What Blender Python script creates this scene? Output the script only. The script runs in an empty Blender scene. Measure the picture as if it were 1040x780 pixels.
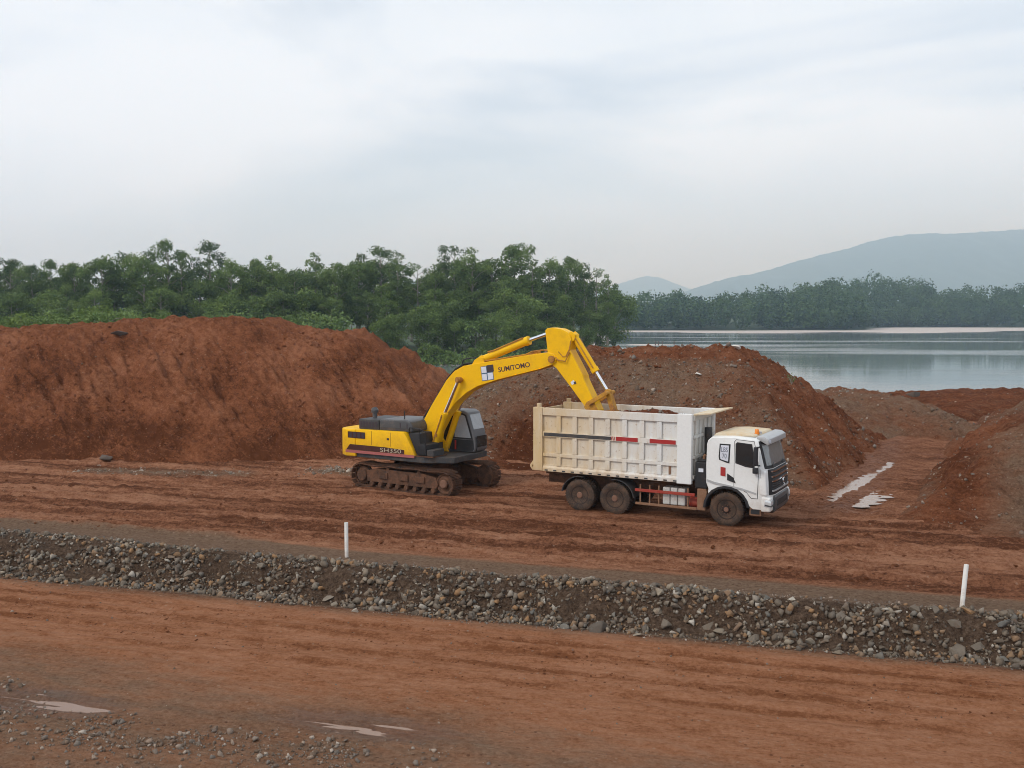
import bpy, bmesh, math, random
import numpy as np
from mathutils import Vector, Matrix

R = math.radians
random.seed(7)
rng = np.random.default_rng(11)
SC = bpy.context.scene
COL = SC.collection

# ------------------------------------------------------------------ camera, sky, sun, exposure
cam_d = bpy.data.cameras.new('camera')
cam = bpy.data.objects.new('camera', cam_d)
COL.objects.link(cam)
cam.location = (0, 0, 6.7)
PITCH = math.atan(70 / 1000)
cam.rotation_euler = (math.pi / 2 - PITCH, 0, 0)
cam_d.sensor_width = 36
cam_d.lens = 36 * 1000 / 1040
cam_d.clip_start = 0.1
cam_d.clip_end = 20000
SC.camera = cam

SUN_EL, SUN_AZ = R(42), R(238)          # azimuth clockwise from +Y: behind the camera, well to the left
world = bpy.data.worlds.new('World')
SC.world = world
world.use_nodes = True
wn, wl = world.node_tree.nodes, world.node_tree.links
wn.clear()
w_out = wn.new('ShaderNodeOutputWorld')
w_bg = wn.new('ShaderNodeBackground')
w_sky = wn.new('ShaderNodeTexSky')
w_sky.sky_type = 'NISHITA'
w_sky.sun_disc = False
w_sky.sun_elevation = SUN_EL
w_sky.sun_rotation = SUN_AZ
w_sky.dust_density = 3
w_tc = wn.new('ShaderNodeTexCoord')
w_map = wn.new('ShaderNodeMapping')
w_map.inputs['Scale'].default_value = (1.0, 1.0, 2.6)
w_map.inputs['Location'].default_value = (3.1, 0.4, 0.2)
w_n1 = wn.new('ShaderNodeTexNoise')
w_n1.inputs['Scale'].default_value = 1.7
w_n1.inputs['Detail'].default_value = 6
w_n1.inputs['Roughness'].default_value = 0.5
w_n1.inputs['Distortion'].default_value = 0.6
w_r1 = wn.new('ShaderNodeValToRGB')
w_r1.color_ramp.elements[0].position = 0.36
w_r1.color_ramp.elements[0].color = (0.48, 0.48, 0.48, 1)
w_r1.color_ramp.elements[1].position = 0.52
w_r1.color_ramp.elements[1].color = (1, 1, 1, 1)
w_scale = wn.new('ShaderNodeMix')
w_scale.data_type = 'RGBA'
w_scale.blend_type = 'MULTIPLY'
w_scale.inputs['Factor'].default_value = 1
w_scale.inputs['B'].default_value = (0.14, 0.14, 0.14, 1)
w_n2 = wn.new('ShaderNodeTexNoise')
w_n2.inputs['Scale'].default_value = 2.6
w_n2.inputs['Detail'].default_value = 4
w_cl = wn.new('ShaderNodeValToRGB')
w_cl.color_ramp.elements[0].position = 0.35
w_cl.color_ramp.elements[0].color = (0.775, 0.855, 0.95, 1)
w_cl.color_ramp.elements[1].position = 0.62
w_cl.color_ramp.elements[1].color = (0.90, 0.945, 1.0, 1)
w_mix = wn.new('ShaderNodeMix')
w_mix.data_type = 'RGBA'
wl.new(w_tc.outputs['Generated'], w_map.inputs['Vector'])
wl.new(w_map.outputs['Vector'], w_n1.inputs['Vector'])
wl.new(w_map.outputs['Vector'], w_n2.inputs['Vector'])
wl.new(w_n1.outputs['Fac'], w_r1.inputs['Fac'])
wl.new(w_n2.outputs['Fac'], w_cl.inputs['Fac'])
wl.new(w_sky.outputs['Color'], w_scale.inputs['A'])
wl.new(w_r1.outputs['Color'], w_mix.inputs['Factor'])
wl.new(w_scale.outputs['Result'], w_mix.inputs['A'])
wl.new(w_cl.outputs['Color'], w_mix.inputs['B'])
w_sep = wn.new('ShaderNodeSeparateXYZ')
w_mr = wn.new('ShaderNodeMapRange')
w_mr.inputs['From Min'].default_value = 0.0; w_mr.inputs['From Max'].default_value = 0.30
w_mr.inputs['To Min'].default_value = 1.0; w_mr.inputs['To Max'].default_value = 0.0
w_ti = wn.new('ShaderNodeMix'); w_ti.data_type = 'RGBA'
w_ti.inputs['A'].default_value = (1, 1, 1, 1); w_ti.inputs['B'].default_value = (1.17, 1.24, 1.34, 1)
w_hz = wn.new('ShaderNodeMix'); w_hz.data_type = 'RGBA'; w_hz.blend_type = 'MULTIPLY'; w_hz.inputs['Factor'].default_value = 1
wl.new(w_tc.outputs['Generated'], w_sep.inputs[0])
wl.new(w_sep.outputs['Z'], w_mr.inputs['Value'])
wl.new(w_mix.outputs['Result'], w_hz.inputs['A'])
wl.new(w_mr.outputs['Result'], w_ti.inputs['Factor'])
wl.new(w_ti.outputs['Result'], w_hz.inputs['B'])
wl.new(w_hz.outputs['Result'], w_bg.inputs['Color'])
w_bg.inputs['Strength'].default_value = 1.04
wl.new(w_bg.outputs['Background'], w_out.inputs['Surface'])

sun_d = bpy.data.lights.new('sun', 'SUN')
sun_d.energy = 1.5
sun_d.angle = R(10)
sun_d.color = (1.0, 0.96, 0.90)
sun = bpy.data.objects.new('sun', sun_d)
COL.objects.link(sun)
sd = Vector((math.sin(SUN_AZ) * math.cos(SUN_EL), math.cos(SUN_AZ) * math.cos(SUN_EL), math.sin(SUN_EL)))
sun.rotation_euler = sd.to_track_quat('Z', 'Y').to_euler()
sun.location = (0, 0, 60)

SC.view_settings.view_transform = 'Standard'
SC.view_settings.look = 'None'
SC.view_settings.exposure = 0.1
SC.view_settings.gamma = 1
SC.view_settings.use_curve_mapping = False
SC.render.engine = 'CYCLES'
SC.cycles.use_denoising = True
SC.cycles.filter_width = 1.0
SC.cycles.max_bounces = 8
SC.cycles.diffuse_bounces = 3
SC.cycles.glossy_bounces = 3
SC.cycles.transmission_bounces = 4
SC.cycles.transparent_max_bounces = 8
SC.cycles.volume_bounces = 4
SC.cycles.sample_clamp_indirect = 6

# ------------------------------------------------------------------ helpers
def tag(o, label=None, cat=None, group=None, kind=None):
    if label: o['label'] = label
    if cat: o['category'] = cat
    if group: o['group'] = group
    if kind: o['kind'] = kind
    return o

def empty(name, loc=(0, 0, 0), rz=0.0):
    o = bpy.data.objects.new(name, None)
    o.empty_display_size = 0.3
    COL.objects.link(o)
    o.location = loc
    o.rotation_euler = (0, 0, rz)
    return o

def link(name, me, mat=None, parent=None):
    o = bpy.data.objects.new(name, me)
    COL.objects.link(o)
    if mat is not None and not me.materials:
        me.materials.append(mat)
    if parent is not None:
        o.parent = parent
    return o

def np_mesh(name, V, F, smooth=False, attrs=None):
    me = bpy.data.meshes.new(name)
    V = np.asarray(V, np.float32)
    F = np.asarray(F, np.int32)
    n, k = F.shape
    me.vertices.add(len(V))
    me.vertices.foreach_set('co', V.ravel())
    me.loops.add(n * k)
    me.loops.foreach_set('vertex_index', F.ravel())
    me.polygons.add(n)
    me.polygons.foreach_set('loop_start', np.arange(0, n * k, k, dtype=np.int32))
    if smooth:
        me.polygons.foreach_set('use_smooth', np.ones(n, bool))
    me.update(calc_edges=True)
    me.validate()
    for an, arr in (attrs or {}).items():
        a = me.attributes.new(an, 'FLOAT_COLOR', 'POINT')
        arr = np.asarray(arr, np.float32)
        c = np.ones((len(V), 4), np.float32)
        c[:, :arr.shape[1]] = arr
        a.data.foreach_set('color', c.ravel())
    return me

_perm = np.random.default_rng(3).permutation(256)
_perm = np.concatenate([_perm, _perm, _perm])
_ga = np.random.default_rng(4).uniform(0, 2 * np.pi, 256)
_gx, _gy = np.cos(_ga), np.sin(_ga)

def perlin(x, y, seed=0):
    x = np.asarray(x, float) + seed * 17.31
    y = np.asarray(y, float) + seed * 9.77
    xi, yi = np.floor(x).astype(int), np.floor(y).astype(int)
    xf, yf = x - xi, y - yi
    xi &= 255; yi &= 255
    u = xf ** 3 * (xf * (xf * 6 - 15) + 10)
    v = yf ** 3 * (yf * (yf * 6 - 15) + 10)
    def g(ix, iy, dx, dy):
        h = _perm[_perm[ix & 255] + (iy & 255)]
        return _gx[h] * dx + _gy[h] * dy
    a = g(xi, yi, xf, yf); b = g(xi + 1, yi, xf - 1, yf)
    c = g(xi, yi + 1, xf, yf - 1); d = g(xi + 1, yi + 1, xf - 1, yf - 1)
    return ((a + u * (b - a)) * (1 - v) + (c + u * (d - c)) * v) * 1.5

def fbm(x, y, o=4, seed=0, gain=0.5):
    r, a, f = 0, 1.0, 1.0
    for i in range(o):
        r = r + a * perlin(np.asarray(x) * f, np.asarray(y) * f, seed + i * 5)
        a *= gain; f *= 2.03
    return r

def sstep(a, b, x):
    t = np.clip((np.asarray(x, float) - a) / (b - a), 0, 1)
    return t * t * (3 - 2 * t)

def smin(a, b, k):
    h = np.clip(0.5 + 0.5 * (b - a) / k, 0, 1)
    return b * (1 - h) + a * h - k * h * (1 - h)

def grid_faces(nx, ny):
    i = np.arange(nx * ny).reshape(ny, nx)
    return np.stack([i[:-1, :-1], i[:-1, 1:], i[1:, 1:], i[1:, :-1]], -1).reshape(-1, 4)

def spaced(*segs):
    out = []
    for a, b, st in segs:
        out.append(np.arange(a, b - 1e-6, st))
    out.append([segs[-1][1]])
    return np.concatenate(out)

class MB:
    """collects boxes, prisms, tubes and lathes; build() links them as one mesh object"""
    def __init__(s): s.v, s.f = [], []
    def add(s, V, F):
        o = len(s.v)
        s.v += [tuple(p) for p in V]
        s.f += [tuple(i + o for i in f) for f in F]
        return s
    def box(s, x0, x1, y0, y1, z0, z1):
        V = [(x, y, z) for z in (z0, z1) for y in (y0, y1) for x in (x0, x1)]
        return s.add(V, [(0, 2, 3, 1), (4, 5, 7, 6), (0, 1, 5, 4), (2, 6, 7, 3), (0, 4, 6, 2), (1, 3, 7, 5)])
    def obox(s, p0, p1, w, h):
        """box along p0->p1 in the xz plane: w across y, h across the other way"""
        p0, p1 = Vector(p0), Vector(p1)
        d = (p1 - p0).normalized()
        yv = Vector((0, 1, 0))
        if abs(d.dot(yv)) > 0.98: yv = Vector((0, 0, 1))
        n = d.cross(yv).normalized()
        yv = n.cross(d).normalized()
        V = []
        for q in (p0, p1):
            for a, b in ((-1, -1), (1, -1), (1, 1), (-1, 1)):
                V.append(q + yv * (a * w / 2) + n * (b * h / 2))
        return s.add(V, [(3, 2, 1, 0), (4, 5, 6, 7), (0, 1, 5, 4), (1, 2, 6, 5), (2, 3, 7, 6), (3, 0, 4, 7)])
    def prism(s, poly, a0, a1, axis='y'):
        n = len(poly)
        def P(p, a):
            return {'y': (p[0], a, p[1]), 'x': (a, p[0], p[1]), 'z': (p[0], p[1], a)}[axis]
        V = [P(p, a0) for p in poly] + [P(p, a1) for p in poly]
        F = [tuple(range(n))[::-1], tuple(range(n, 2 * n))]
        F += [(i, (i + 1) % n, (i + 1) % n + n, i + n) for i in range(n)]
        return s.add(V, F)
    def tube(s, path, r, n=10, cap=True):
        path = [Vector(p) for p in path]
        rs = r if isinstance(r, (list, tuple)) else [r] * len(path)
        V, F = [], []
        prev = None
        for i, p in enumerate(path):
            d = (path[min(i + 1, len(path) - 1)] - path[max(i - 1, 0)]).normalized()
            if prev is None:
                prev = d.orthogonal().normalized()
            u = (prev - d * prev.dot(d)).normalized()
            prev = u
            w = d.cross(u)
            for k in range(n):
                a = 2 * math.pi * k / n
                V.append(p + (u * math.cos(a) + w * math.sin(a)) * rs[i])
        for i in range(len(path) - 1):
            for k in range(n):
                F.append((i * n + k, i * n + (k + 1) % n, (i + 1) * n + (k + 1) % n, (i + 1) * n + k))
        if cap:
            F.append(tuple(range(n))[::-1])
            F.append(tuple(range((len(path) - 1) * n, len(path) * n)))
        return s.add(V, F)
    def lathe(s, prof, c, n=28, sgn=1):
        """prof: (radius, y) pairs, turned about the y axis through c"""
        V, F = [], []
        for r, y in prof:
            for k in range(n):
                a = 2 * math.pi * k / n
                V.append((c[0] + r * math.cos(a), c[1] + sgn * y, c[2] + r * math.sin(a)))
        m = len(prof)
        for i in range(m - 1):
            for k in range(n):
                F.append((i * n + k, i * n + (k + 1) % n, (i + 1) * n + (k + 1) % n, (i + 1) * n + k))
        F.append(tuple(range(n))); F.append(tuple(range((m - 1) * n, m * n))[::-1])
        return s.add(V, F)
    def xform(s, M):
        s.v = [tuple(M @ Vector(p)) for p in s.v]
        return s
    def build(s, name, mat, parent=None, bevel=0.0, smooth=False, seg=2):
        me = bpy.data.meshes.new(name)
        me.from_pydata(s.v, [], s.f)
        bm = bmesh.new(); bm.from_mesh(me)
        bmesh.ops.recalc_face_normals(bm, faces=bm.faces)
        if bevel > 0:
            es = [e for e in bm.edges if len(e.link_faces) == 2 and e.calc_face_angle(0) > R(28)]
            bmesh.ops.bevel(bm, geom=es, offset=bevel, segments=seg, profile=0.6, affect='EDGES', clamp_overlap=True)
        if smooth:
            for f in bm.faces: f.smooth = True
            for e in bm.edges:
                if len(e.link_faces) == 2 and e.calc_face_angle(0) > R(38): e.smooth = False
        bm.to_mesh(me); bm.free()
        return link(name, me, mat, parent)

def text_mesh(name, body, length, height, mat, parent, M, bold=0.0):
    cu = bpy.data.curves.new(name, 'FONT')
    cu.body = body
    cu.align_x = 'LEFT'
    cu.offset = bold
    cu.extrude = 0.004
    tmp = bpy.data.objects.new('tmp_text', cu)
    COL.objects.link(tmp)
    dg = bpy.context.evaluated_depsgraph_get()
    me = bpy.data.meshes.new_from_object(tmp.evaluated_get(dg))
    bpy.data.objects.remove(tmp); bpy.data.curves.remove(cu)
    co = np.array([v.co[:] for v in me.vertices])
    lo, hi = co.min(0), co.max(0)
    sx, sy = length / (hi[0] - lo[0]), height / (hi[1] - lo[1])
    for v in me.vertices:
        q = Vector(((v.co.x - lo[0]) * sx, (v.co.y - lo[1]) * sy, v.co.z))
        v.co = M @ q
    me.name = name
    me.materials.clear()
    return link(name, me, mat, parent)

# ------------------------------------------------------------------ materials
def new_mat(name):
    m = bpy.data.materials.new(name)
    m.use_nodes = True
    nt = m.node_tree
    b = nt.nodes['Principled BSDF']
    return m, nt, b

def N(nt, t, **kw):
    n = nt.nodes.new(t)
    for k, v in kw.items():
        if k in n.inputs: n.inputs[k].default_value = v
        else: setattr(n, k, v)
    return n

def ramp(nt, fac, stops):
    r = N(nt, 'ShaderNodeValToRGB')
    el = r.color_ramp.elements
    while len(el) < len(stops): el.new(0.5)
    for e, (p, c) in zip(el, stops):
        e.position = p
        e.color = (c[0], c[1], c[2], 1) if hasattr(c, '__len__') else (c, c, c, 1)
    nt.links.new(fac, r.inputs['Fac'])
    return r.outputs['Color']

def mixc(nt, fac, a, b, mode='MIX'):
    m = N(nt, 'ShaderNodeMix', data_type='RGBA', blend_type=mode)
    for s, v in (('Factor', fac), ('A', a), ('B', b)):
        if isinstance(v, (int, float)): m.inputs[s].default_value = v
        elif isinstance(v, tuple): m.inputs[s].default_value = (*v[:3], 1)
        else: nt.links.new(v, m.inputs[s])
    return m.outputs['Result']

def mth(nt, op, a, b=None, clamp=False):
    m = N(nt, 'ShaderNodeMath', operation=op, use_clamp=clamp)
    for i, v in enumerate((a, b)):
        if v is None: continue
        if isinstance(v, (int, float)): m.inputs[i].default_value = v
        else: nt.links.new(v, m.inputs[i])
    return m.outputs[0]

def noise(nt, vec, scale, detail=4, rough=0.55, dist=0.0):
    n = N(nt, 'ShaderNodeTexNoise', Scale=scale, Detail=detail, Roughness=rough, Distortion=dist)
    if vec is not None: nt.links.new(vec, n.inputs['Vector'])
    return n.outputs['Fac']

ROAD = R(-16.2)      # the haul roads run this way across the site

def soil_mat(name, streak=(1, 1), rz=0.0, red=((0.108, 0.041, 0.020), (0.258, 0.110, 0.059), (0.380, 0.188, 0.110)),
             grav=((0.105, 0.066, 0.043), (0.190, 0.128, 0.086), (0.285, 0.205, 0.145))):
    """laterite soil; vertex attribute 'mix' = gravel share, dark fresh soil, wetness"""
    m, nt, b = new_mat(name)
    geo = N(nt, 'ShaderNodeNewGeometry')
    mp = N(nt, 'ShaderNodeMapping')
    mp.inputs['Rotation'].default_value = (0, 0, -rz)
    nt.links.new(geo.outputs['Position'], mp.inputs['Vector'])
    mp2 = N(nt, 'ShaderNodeMapping')
    mp2.inputs['Scale'].default_value = (streak[0], streak[1], 1)
    nt.links.new(mp.outputs['Vector'], mp2.inputs['Vector'])
    P, S = geo.outputs['Position'], mp2.outputs['Vector']
    at = N(nt, 'ShaderNodeAttribute', attribute_name='mix')
    sp = N(nt, 'ShaderNodeSeparateColor')
    nt.links.new(at.outputs['Color'], sp.inputs['Color'])
    g, d, w = sp.outputs['Red'], sp.outputs['Green'], sp.outputs['Blue']
    big = noise(nt, S, 0.55, 5, 0.65)
    mid = noise(nt, S, 3.2, 6, 0.7)
    fine = noise(nt, P, 11, 5, 0.75)
    f1 = mth(nt, 'ADD', mth(nt, 'MULTIPLY', big, 0.38), mth(nt, 'MULTIPLY', mid, 0.62))
    f1 = mth(nt, 'ADD', mth(nt, 'MULTIPLY', f1, 0.60), mth(nt, 'MULTIPLY', fine, 0.40))
    f1 = mth(nt, 'SUBTRACT', f1, mth(nt, 'MULTIPLY', mth(nt, 'SUBTRACT', d, 0.4), 0.14))
    cr = ramp(nt, f1, [(0.40, red[0]), (0.50, red[1]), (0.60, red[2])])
    vo = N(nt, 'ShaderNodeTexVoronoi', Scale=13, Randomness=1.0)
    nt.links.new(P, vo.inputs['Vector'])
    pc = N(nt, 'ShaderNodeSeparateColor')
    nt.links.new(vo.outputs['Color'], pc.inputs['Color'])
    cg = ramp(nt, mth(nt, 'ADD', mth(nt, 'MULTIPLY', fine, 0.75), mth(nt, 'MULTIPLY', pc.outputs['Red'], 0.25)),
              [(0.22, grav[0]), (0.52, grav[1]), (0.86, grav[2])])
    gf = ramp(nt, mth(nt, 'ADD', g, mth(nt, 'MULTIPLY', mth(nt, 'SUBTRACT', noise(nt, S, 1.6, 6, 0.7), 0.5), 1.1)),
              [(0.22, 0.0), (0.85, 1.0)])
    gf = mth(nt, 'MULTIPLY', gf, 0.88)
    c = mixc(nt, gf, cr, cg)
    # a few pale crumbs and dark clods everywhere
    v2 = N(nt, 'ShaderNodeTexVoronoi', Scale=7.5)
    nt.links.new(P, v2.inputs['Vector'])
    p2 = N(nt, 'ShaderNodeSeparateColor')
    nt.links.new(v2.outputs['Color'], p2.inputs['Color'])
    near = ramp(nt, v2.outputs['Distance'], [(0.18, 1.0), (0.28, 0.0)])
    pale = mth(nt, 'MULTIPLY', near, mth(nt, 'GREATER_THAN', p2.outputs['Green'], 0.93))
    dark = mth(nt, 'MULTIPLY', near, mth(nt, 'LESS_THAN', p2.outputs['Green'], 0.07))
    c = mixc(nt, mth(nt, 'MULTIPLY', pale, 0.5), c, (0.36, 0.25, 0.18))
    c = mixc(nt, mth(nt, 'MULTIPLY', dark, 0.6), c, (0.07, 0.026, 0.015))
    wf = ramp(nt, mth(nt, 'ADD', w, mth(nt, 'MULTIPLY', mth(nt, 'SUBTRACT', mid, 0.5), 0.8)), [(0.35, 0.0), (0.65, 1.0)])
    c = mixc(nt, mth(nt, 'MULTIPLY', wf, 0.45), c, mixc(nt, 1.0, c, (0.55, 0.5, 0.5), 'MULTIPLY'))
    bk_ = N(nt, 'ShaderNodeAttribute', attribute_name='bank')
    bs_ = N(nt, 'ShaderNodeSeparateColor'); nt.links.new(bk_.outputs['Color'], bs_.inputs['Color'])
    cb = ramp(nt, fine, [(0.34, (0.045, 0.028, 0.019)), (0.52, (0.105, 0.068, 0.046)), (0.70, (0.18, 0.125, 0.088))])
    c = mixc(nt, bs_.outputs['Red'], c, cb)
    nt.links.new(c, b.inputs['Base Color'])
    rr = N(nt, 'ShaderNodeMapRange')
    nt.links.new(wf, rr.inputs['Value'])
    rr.inputs['To Min'].default_value = 0.95
    rr.inputs['To Max'].default_value = 0.38
    nt.links.new(rr.outputs['Result'], b.inputs['Roughness'])
    sl = N(nt, 'ShaderNodeMapRange')
    nt.links.new(wf, sl.inputs['Value'])
    sl.inputs['To Min'].default_value = 0.04; sl.inputs['To Max'].default_value = 0.14
    nt.links.new(sl.outputs['Result'], b.inputs['Specular IOR Level'])
    h = mth(nt, 'ADD', mth(nt, 'MULTIPLY', noise(nt, S, 5, 6, 0.75), 0.13), mth(nt, 'MULTIPLY', noise(nt, P, 30, 4, 0.7), 0.035))
    h = mth(nt, 'ADD', h, mth(nt, 'MULTIPLY', mth(nt, 'MULTIPLY', vo.outputs['Distance'], -0.02), g))
    bp = N(nt, 'ShaderNodeBump', Strength=1.0, Distance=1.3)
    nt.links.new(h, bp.inputs['Height'])
    nt.links.new(bp.outputs['Normal'], b.inputs['Normal'])
    return m

def paint(name, col, rough=0.45, dust=0.35, dustcol=(0.30, 0.17, 0.10), scale=2.2, low=None, spec=0.25):
    """painted steel with dried mud and dust in uneven patches; low=(z0,z1): splashes thin out with height"""
    m, nt, b = new_mat(name)
    tc = N(nt, 'ShaderNodeTexCoord')
    O = tc.outputs['Object']
    n1 = noise(nt, O, scale, 6, 0.68)
    n2 = noise(nt, O, scale * 7, 4, 0.7)
    f = mth(nt, 'ADD', mth(nt, 'MULTIPLY', n1, 0.65), mth(nt, 'MULTIPLY', n2, 0.35))
    if low:
        sx = N(nt, 'ShaderNodeSeparateXYZ'); nt.links.new(O, sx.inputs[0])
        mr = N(nt, 'ShaderNodeMapRange')
        nt.links.new(sx.outputs['Z'], mr.inputs['Value'])
        mr.inputs['From Min'].default_value = low[0]; mr.inputs['From Max'].default_value = low[1]
        mr.inputs['To Min'].default_value = 0.28; mr.inputs['To Max'].default_value = 0.0
        f = mth(nt, 'ADD', f, mr.outputs['Result'])
    k = ramp(nt, f, [(0.60 - 0.32 * dust, 0.0), (0.86 - 0.30 * dust, 1.0)])
    k = mth(nt, 'MULTIPLY', k, min(1.0, 0.35 + dust))
    c0 = mixc(nt, n2, tuple(x * 0.9 for x in col), tuple(min(1, x * 1.08) for x in col))
    nt.links.new(mixc(nt, k, c0, dustcol), b.inputs['Base Color'])
    rr = N(nt, 'ShaderNodeMapRange')
    nt.links.new(k, rr.inputs['Value'])
    rr.inputs['To Min'].default_value = rough; rr.inputs['To Max'].default_value = 0.9
    nt.links.new(rr.outputs['Result'], b.inputs['Roughness'])
    b.inputs['Specular IOR Level'].default_value = spec
    bp = N(nt, 'ShaderNodeBump', Strength=0.25, Distance=0.02)
    nt.links.new(n2, bp.inputs['Height']); nt.links.new(bp.outputs['Normal'], b.inputs['Normal'])
    return m

def plain(name, col, rough=0.6, metal=0.0, spec=0.5):
    m, nt, b = new_mat(name)
    tc = N(nt, 'ShaderNodeTexCoord')
    n = noise(nt, tc.outputs['Object'], 6, 5, 0.65)
    nt.links.new(mixc(nt, n, tuple(x * 0.8 for x in col), tuple(min(1, x * 1.2) for x in col)), b.inputs['Base Color'])
    b.inputs['Roughness'].default_value = rough
    b.inputs['Metallic'].default_value = metal
    b.inputs['Specular IOR Level'].default_value = spec
    return m

def stone_mat(name, stops):
    m, nt, b = new_mat(name)
    oi = N(nt, 'ShaderNodeObjectInfo')
    at = N(nt, 'ShaderNodeAttribute', attribute_name='rnd')
    sp = N(nt, 'ShaderNodeSeparateColor'); nt.links.new(at.outputs['Color'], sp.inputs['Color'])
    v = mth(nt, 'FRACT', mth(nt, 'ADD', oi.outputs['Random'], sp.outputs['Red']))
    c = ramp(nt, v, stops)
    tc = N(nt, 'ShaderNodeNewGeometry')
    n1 = noise(nt, tc.outputs['Position'], 9, 5, 0.7)
    c = mixc(nt, 0.55, c, mixc(nt, n1, (0.35, 0.33, 0.30), (1.5, 1.45, 1.4)), 'MULTIPLY')
    # soil settled on the upper faces
    n2 = noise(nt, tc.outputs['Position'], 4, 4, 0.6)
    c = mixc(nt, ramp(nt, n2, [(0.56, 0.0), (0.70, 0.5)]), c, (0.16, 0.088, 0.055))
    nt.links.new(c, b.inputs['Base Color'])
    b.inputs['Roughness'].default_value = 0.85
    b.inputs['Specular IOR Level'].default_value = 0.3
    bp = N(nt, 'ShaderNodeBump', Strength=0.6, Distance=0.05)
    nt.links.new(noise(nt, tc.outputs['Position'], 26, 5, 0.7), bp.inputs['Height'])
    nt.links.new(bp.outputs['Normal'], b.inputs['Normal'])
    return m

def leaf_mat(name, dark, mid, light, var=0.25):
    m, nt, b = new_mat(name)
    oi = N(nt, 'ShaderNodeObjectInfo')
    at = N(nt, 'ShaderNodeAttribute', attribute_name='rnd')
    sp = N(nt, 'ShaderNodeSeparateColor'); nt.links.new(at.outputs['Color'], sp.inputs['Color'])
    f = mth(nt, 'ADD', mth(nt, 'MULTIPLY', sp.outputs['Red'], 1 - var), mth(nt, 'MULTIPLY', oi.outputs['Random'], var))
    c = ramp(nt, f, [(0.1, dark), (0.5, mid), (0.95, light)])
    nt.links.new(c, b.inputs['Base Color'])
    b.inputs['Roughness'].default_value = 0.6
    b.inputs['Specular IOR Level'].default_value = 0.2
    tr = N(nt, 'ShaderNodeBsdfTranslucent')
    nt.links.new(c, tr.inputs['Color'])
    mx = N(nt, 'ShaderNodeMixShader'); mx.inputs['Fac'].default_value = 0.25
    nt.links.new(b.outputs['BSDF'], mx.inputs[1]); nt.links.new(tr.outputs['BSDF'], mx.inputs[2])
    nt.links.new(mx.outputs['Shader'], nt.nodes['Material Output'].inputs['Surface'])
    return m

def water_mat(name, col, rough=0.04, bump=0.02, sx=0.02, sy=0.25, murk=0.0):
    m, nt, b = new_mat(name)
    geo = N(nt, 'ShaderNodeNewGeometry')
    mp = N(nt, 'ShaderNodeMapping'); mp.inputs['Scale'].default_value = (sx, sy, 1)
    nt.links.new(geo.outputs['Position'], mp.inputs['Vector'])
    n1 = noise(nt, mp.outputs['Vector'], 1.0, 5, 0.6)
    mp2 = N(nt, 'ShaderNodeMapping'); mp2.inputs['Scale'].default_value = (sx * 0.22, sy * 0.16, 1)
    nt.links.new(geo.outputs['Position'], mp2.inputs['Vector'])
    band = ramp(nt, noise(nt, mp2.outputs['Vector'], 1.0, 3, 0.5), [(0.46, 0.0), (0.66, 1.0)])
    b.inputs['Base Color'].default_value = (*col, 1)
    b.inputs['IOR'].default_value = 1.33
    b.inputs['Specular IOR Level'].default_value = 0.5
    rr = N(nt, 'ShaderNodeMapRange'); nt.links.new(band, rr.inputs['Value'])
    rr.inputs['To Min'].default_value = rough; rr.inputs['To Max'].default_value = rough + murk
    nt.links.new(rr.outputs['Result'], b.inputs['Roughness'])
    bp = N(nt, 'ShaderNodeBump', Strength=1.0, Distance=bump)
    nt.links.new(n1, bp.inputs['Height']); nt.links.new(bp.outputs['Normal'], b.inputs['Normal'])
    return m

M = {}
M['road'] = soil_mat('haul_road_mud', streak=(0.5, 2.0), rz=ROAD)
M['low_road'] = soil_mat('packed_road_soil', streak=(0.55, 1.5), rz=ROAD, red=((0.205, 0.076, 0.032), (0.335, 0.145, 0.073), (0.410, 0.198, 0.112)))
M['mound'] = soil_mat('red_soil', streak=(0.45, 1.5), rz=R(-42),
                      red=((0.102, 0.035, 0.015), (0.202, 0.072, 0.032), (0.295, 0.121, 0.062)))
M['gravel_mound'] = soil_mat('gravelly_soil', streak=(0.55, 1.3), rz=R(-36),
                             red=((0.088, 0.029, 0.012), (0.165, 0.058, 0.026), (0.240, 0.098, 0.050)))
M['bank'] = soil_mat('bank_earth', red=((0.05, 0.028, 0.018), (0.085, 0.05, 0.034), (0.14, 0.085, 0.056)), grav=((0.035, 0.024, 0.018), (0.075, 0.052, 0.038), (0.16, 0.125, 0.095)))
M['stone'] = stone_mat('bank_stone', [(0.0, (0.105, 0.085, 0.068)), (0.22, (0.19, 0.158, 0.122)), (0.40, (0.100, 0.075, 0.055)),
                                      (0.55, (0.29, 0.24, 0.18)), (0.68, (0.125, 0.122, 0.112)), (0.80, (0.30, 0.17, 0.08)),
                                      (0.92, (0.185, 0.15, 0.115)), (1.0, (0.46, 0.42, 0.36))])
M['pebble'] = stone_mat('pebble', [(0.0, (0.12, 0.085, 0.06)), (0.35, (0.20, 0.14, 0.10)), (0.65, (0.17, 0.15, 0.13)), (0.9, (0.33, 0.25, 0.19)), (1.0, (0.46, 0.40, 0.34))])
M['rubble'] = stone_mat('pale_rubble', [(0.0, (0.15, 0.11, 0.08)), (0.6, (0.25, 0.20, 0.155)), (1.0, (0.46, 0.40, 0.34))])
M['pale_stone'] = plain('pale_stone', (0.58, 0.54, 0.48), 0.8)
M['dark_stone'] = plain('dark_stone', (0.10, 0.075, 0.06), 0.9)
M['water'] = water_mat('lagoon_water', (0.165, 0.19, 0.195), 0.05, 0.010, 0.05, 0.35, 0.14)
M['puddle'] = water_mat('muddy_water', (0.25, 0.155, 0.105), 0.11, 0.004, 2, 2, 0.0)
M['clod'] = soil_mat('clod_soil', red=((0.070, 0.021, 0.008), (0.125, 0.042, 0.018), (0.20, 0.08, 0.038)))
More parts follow.
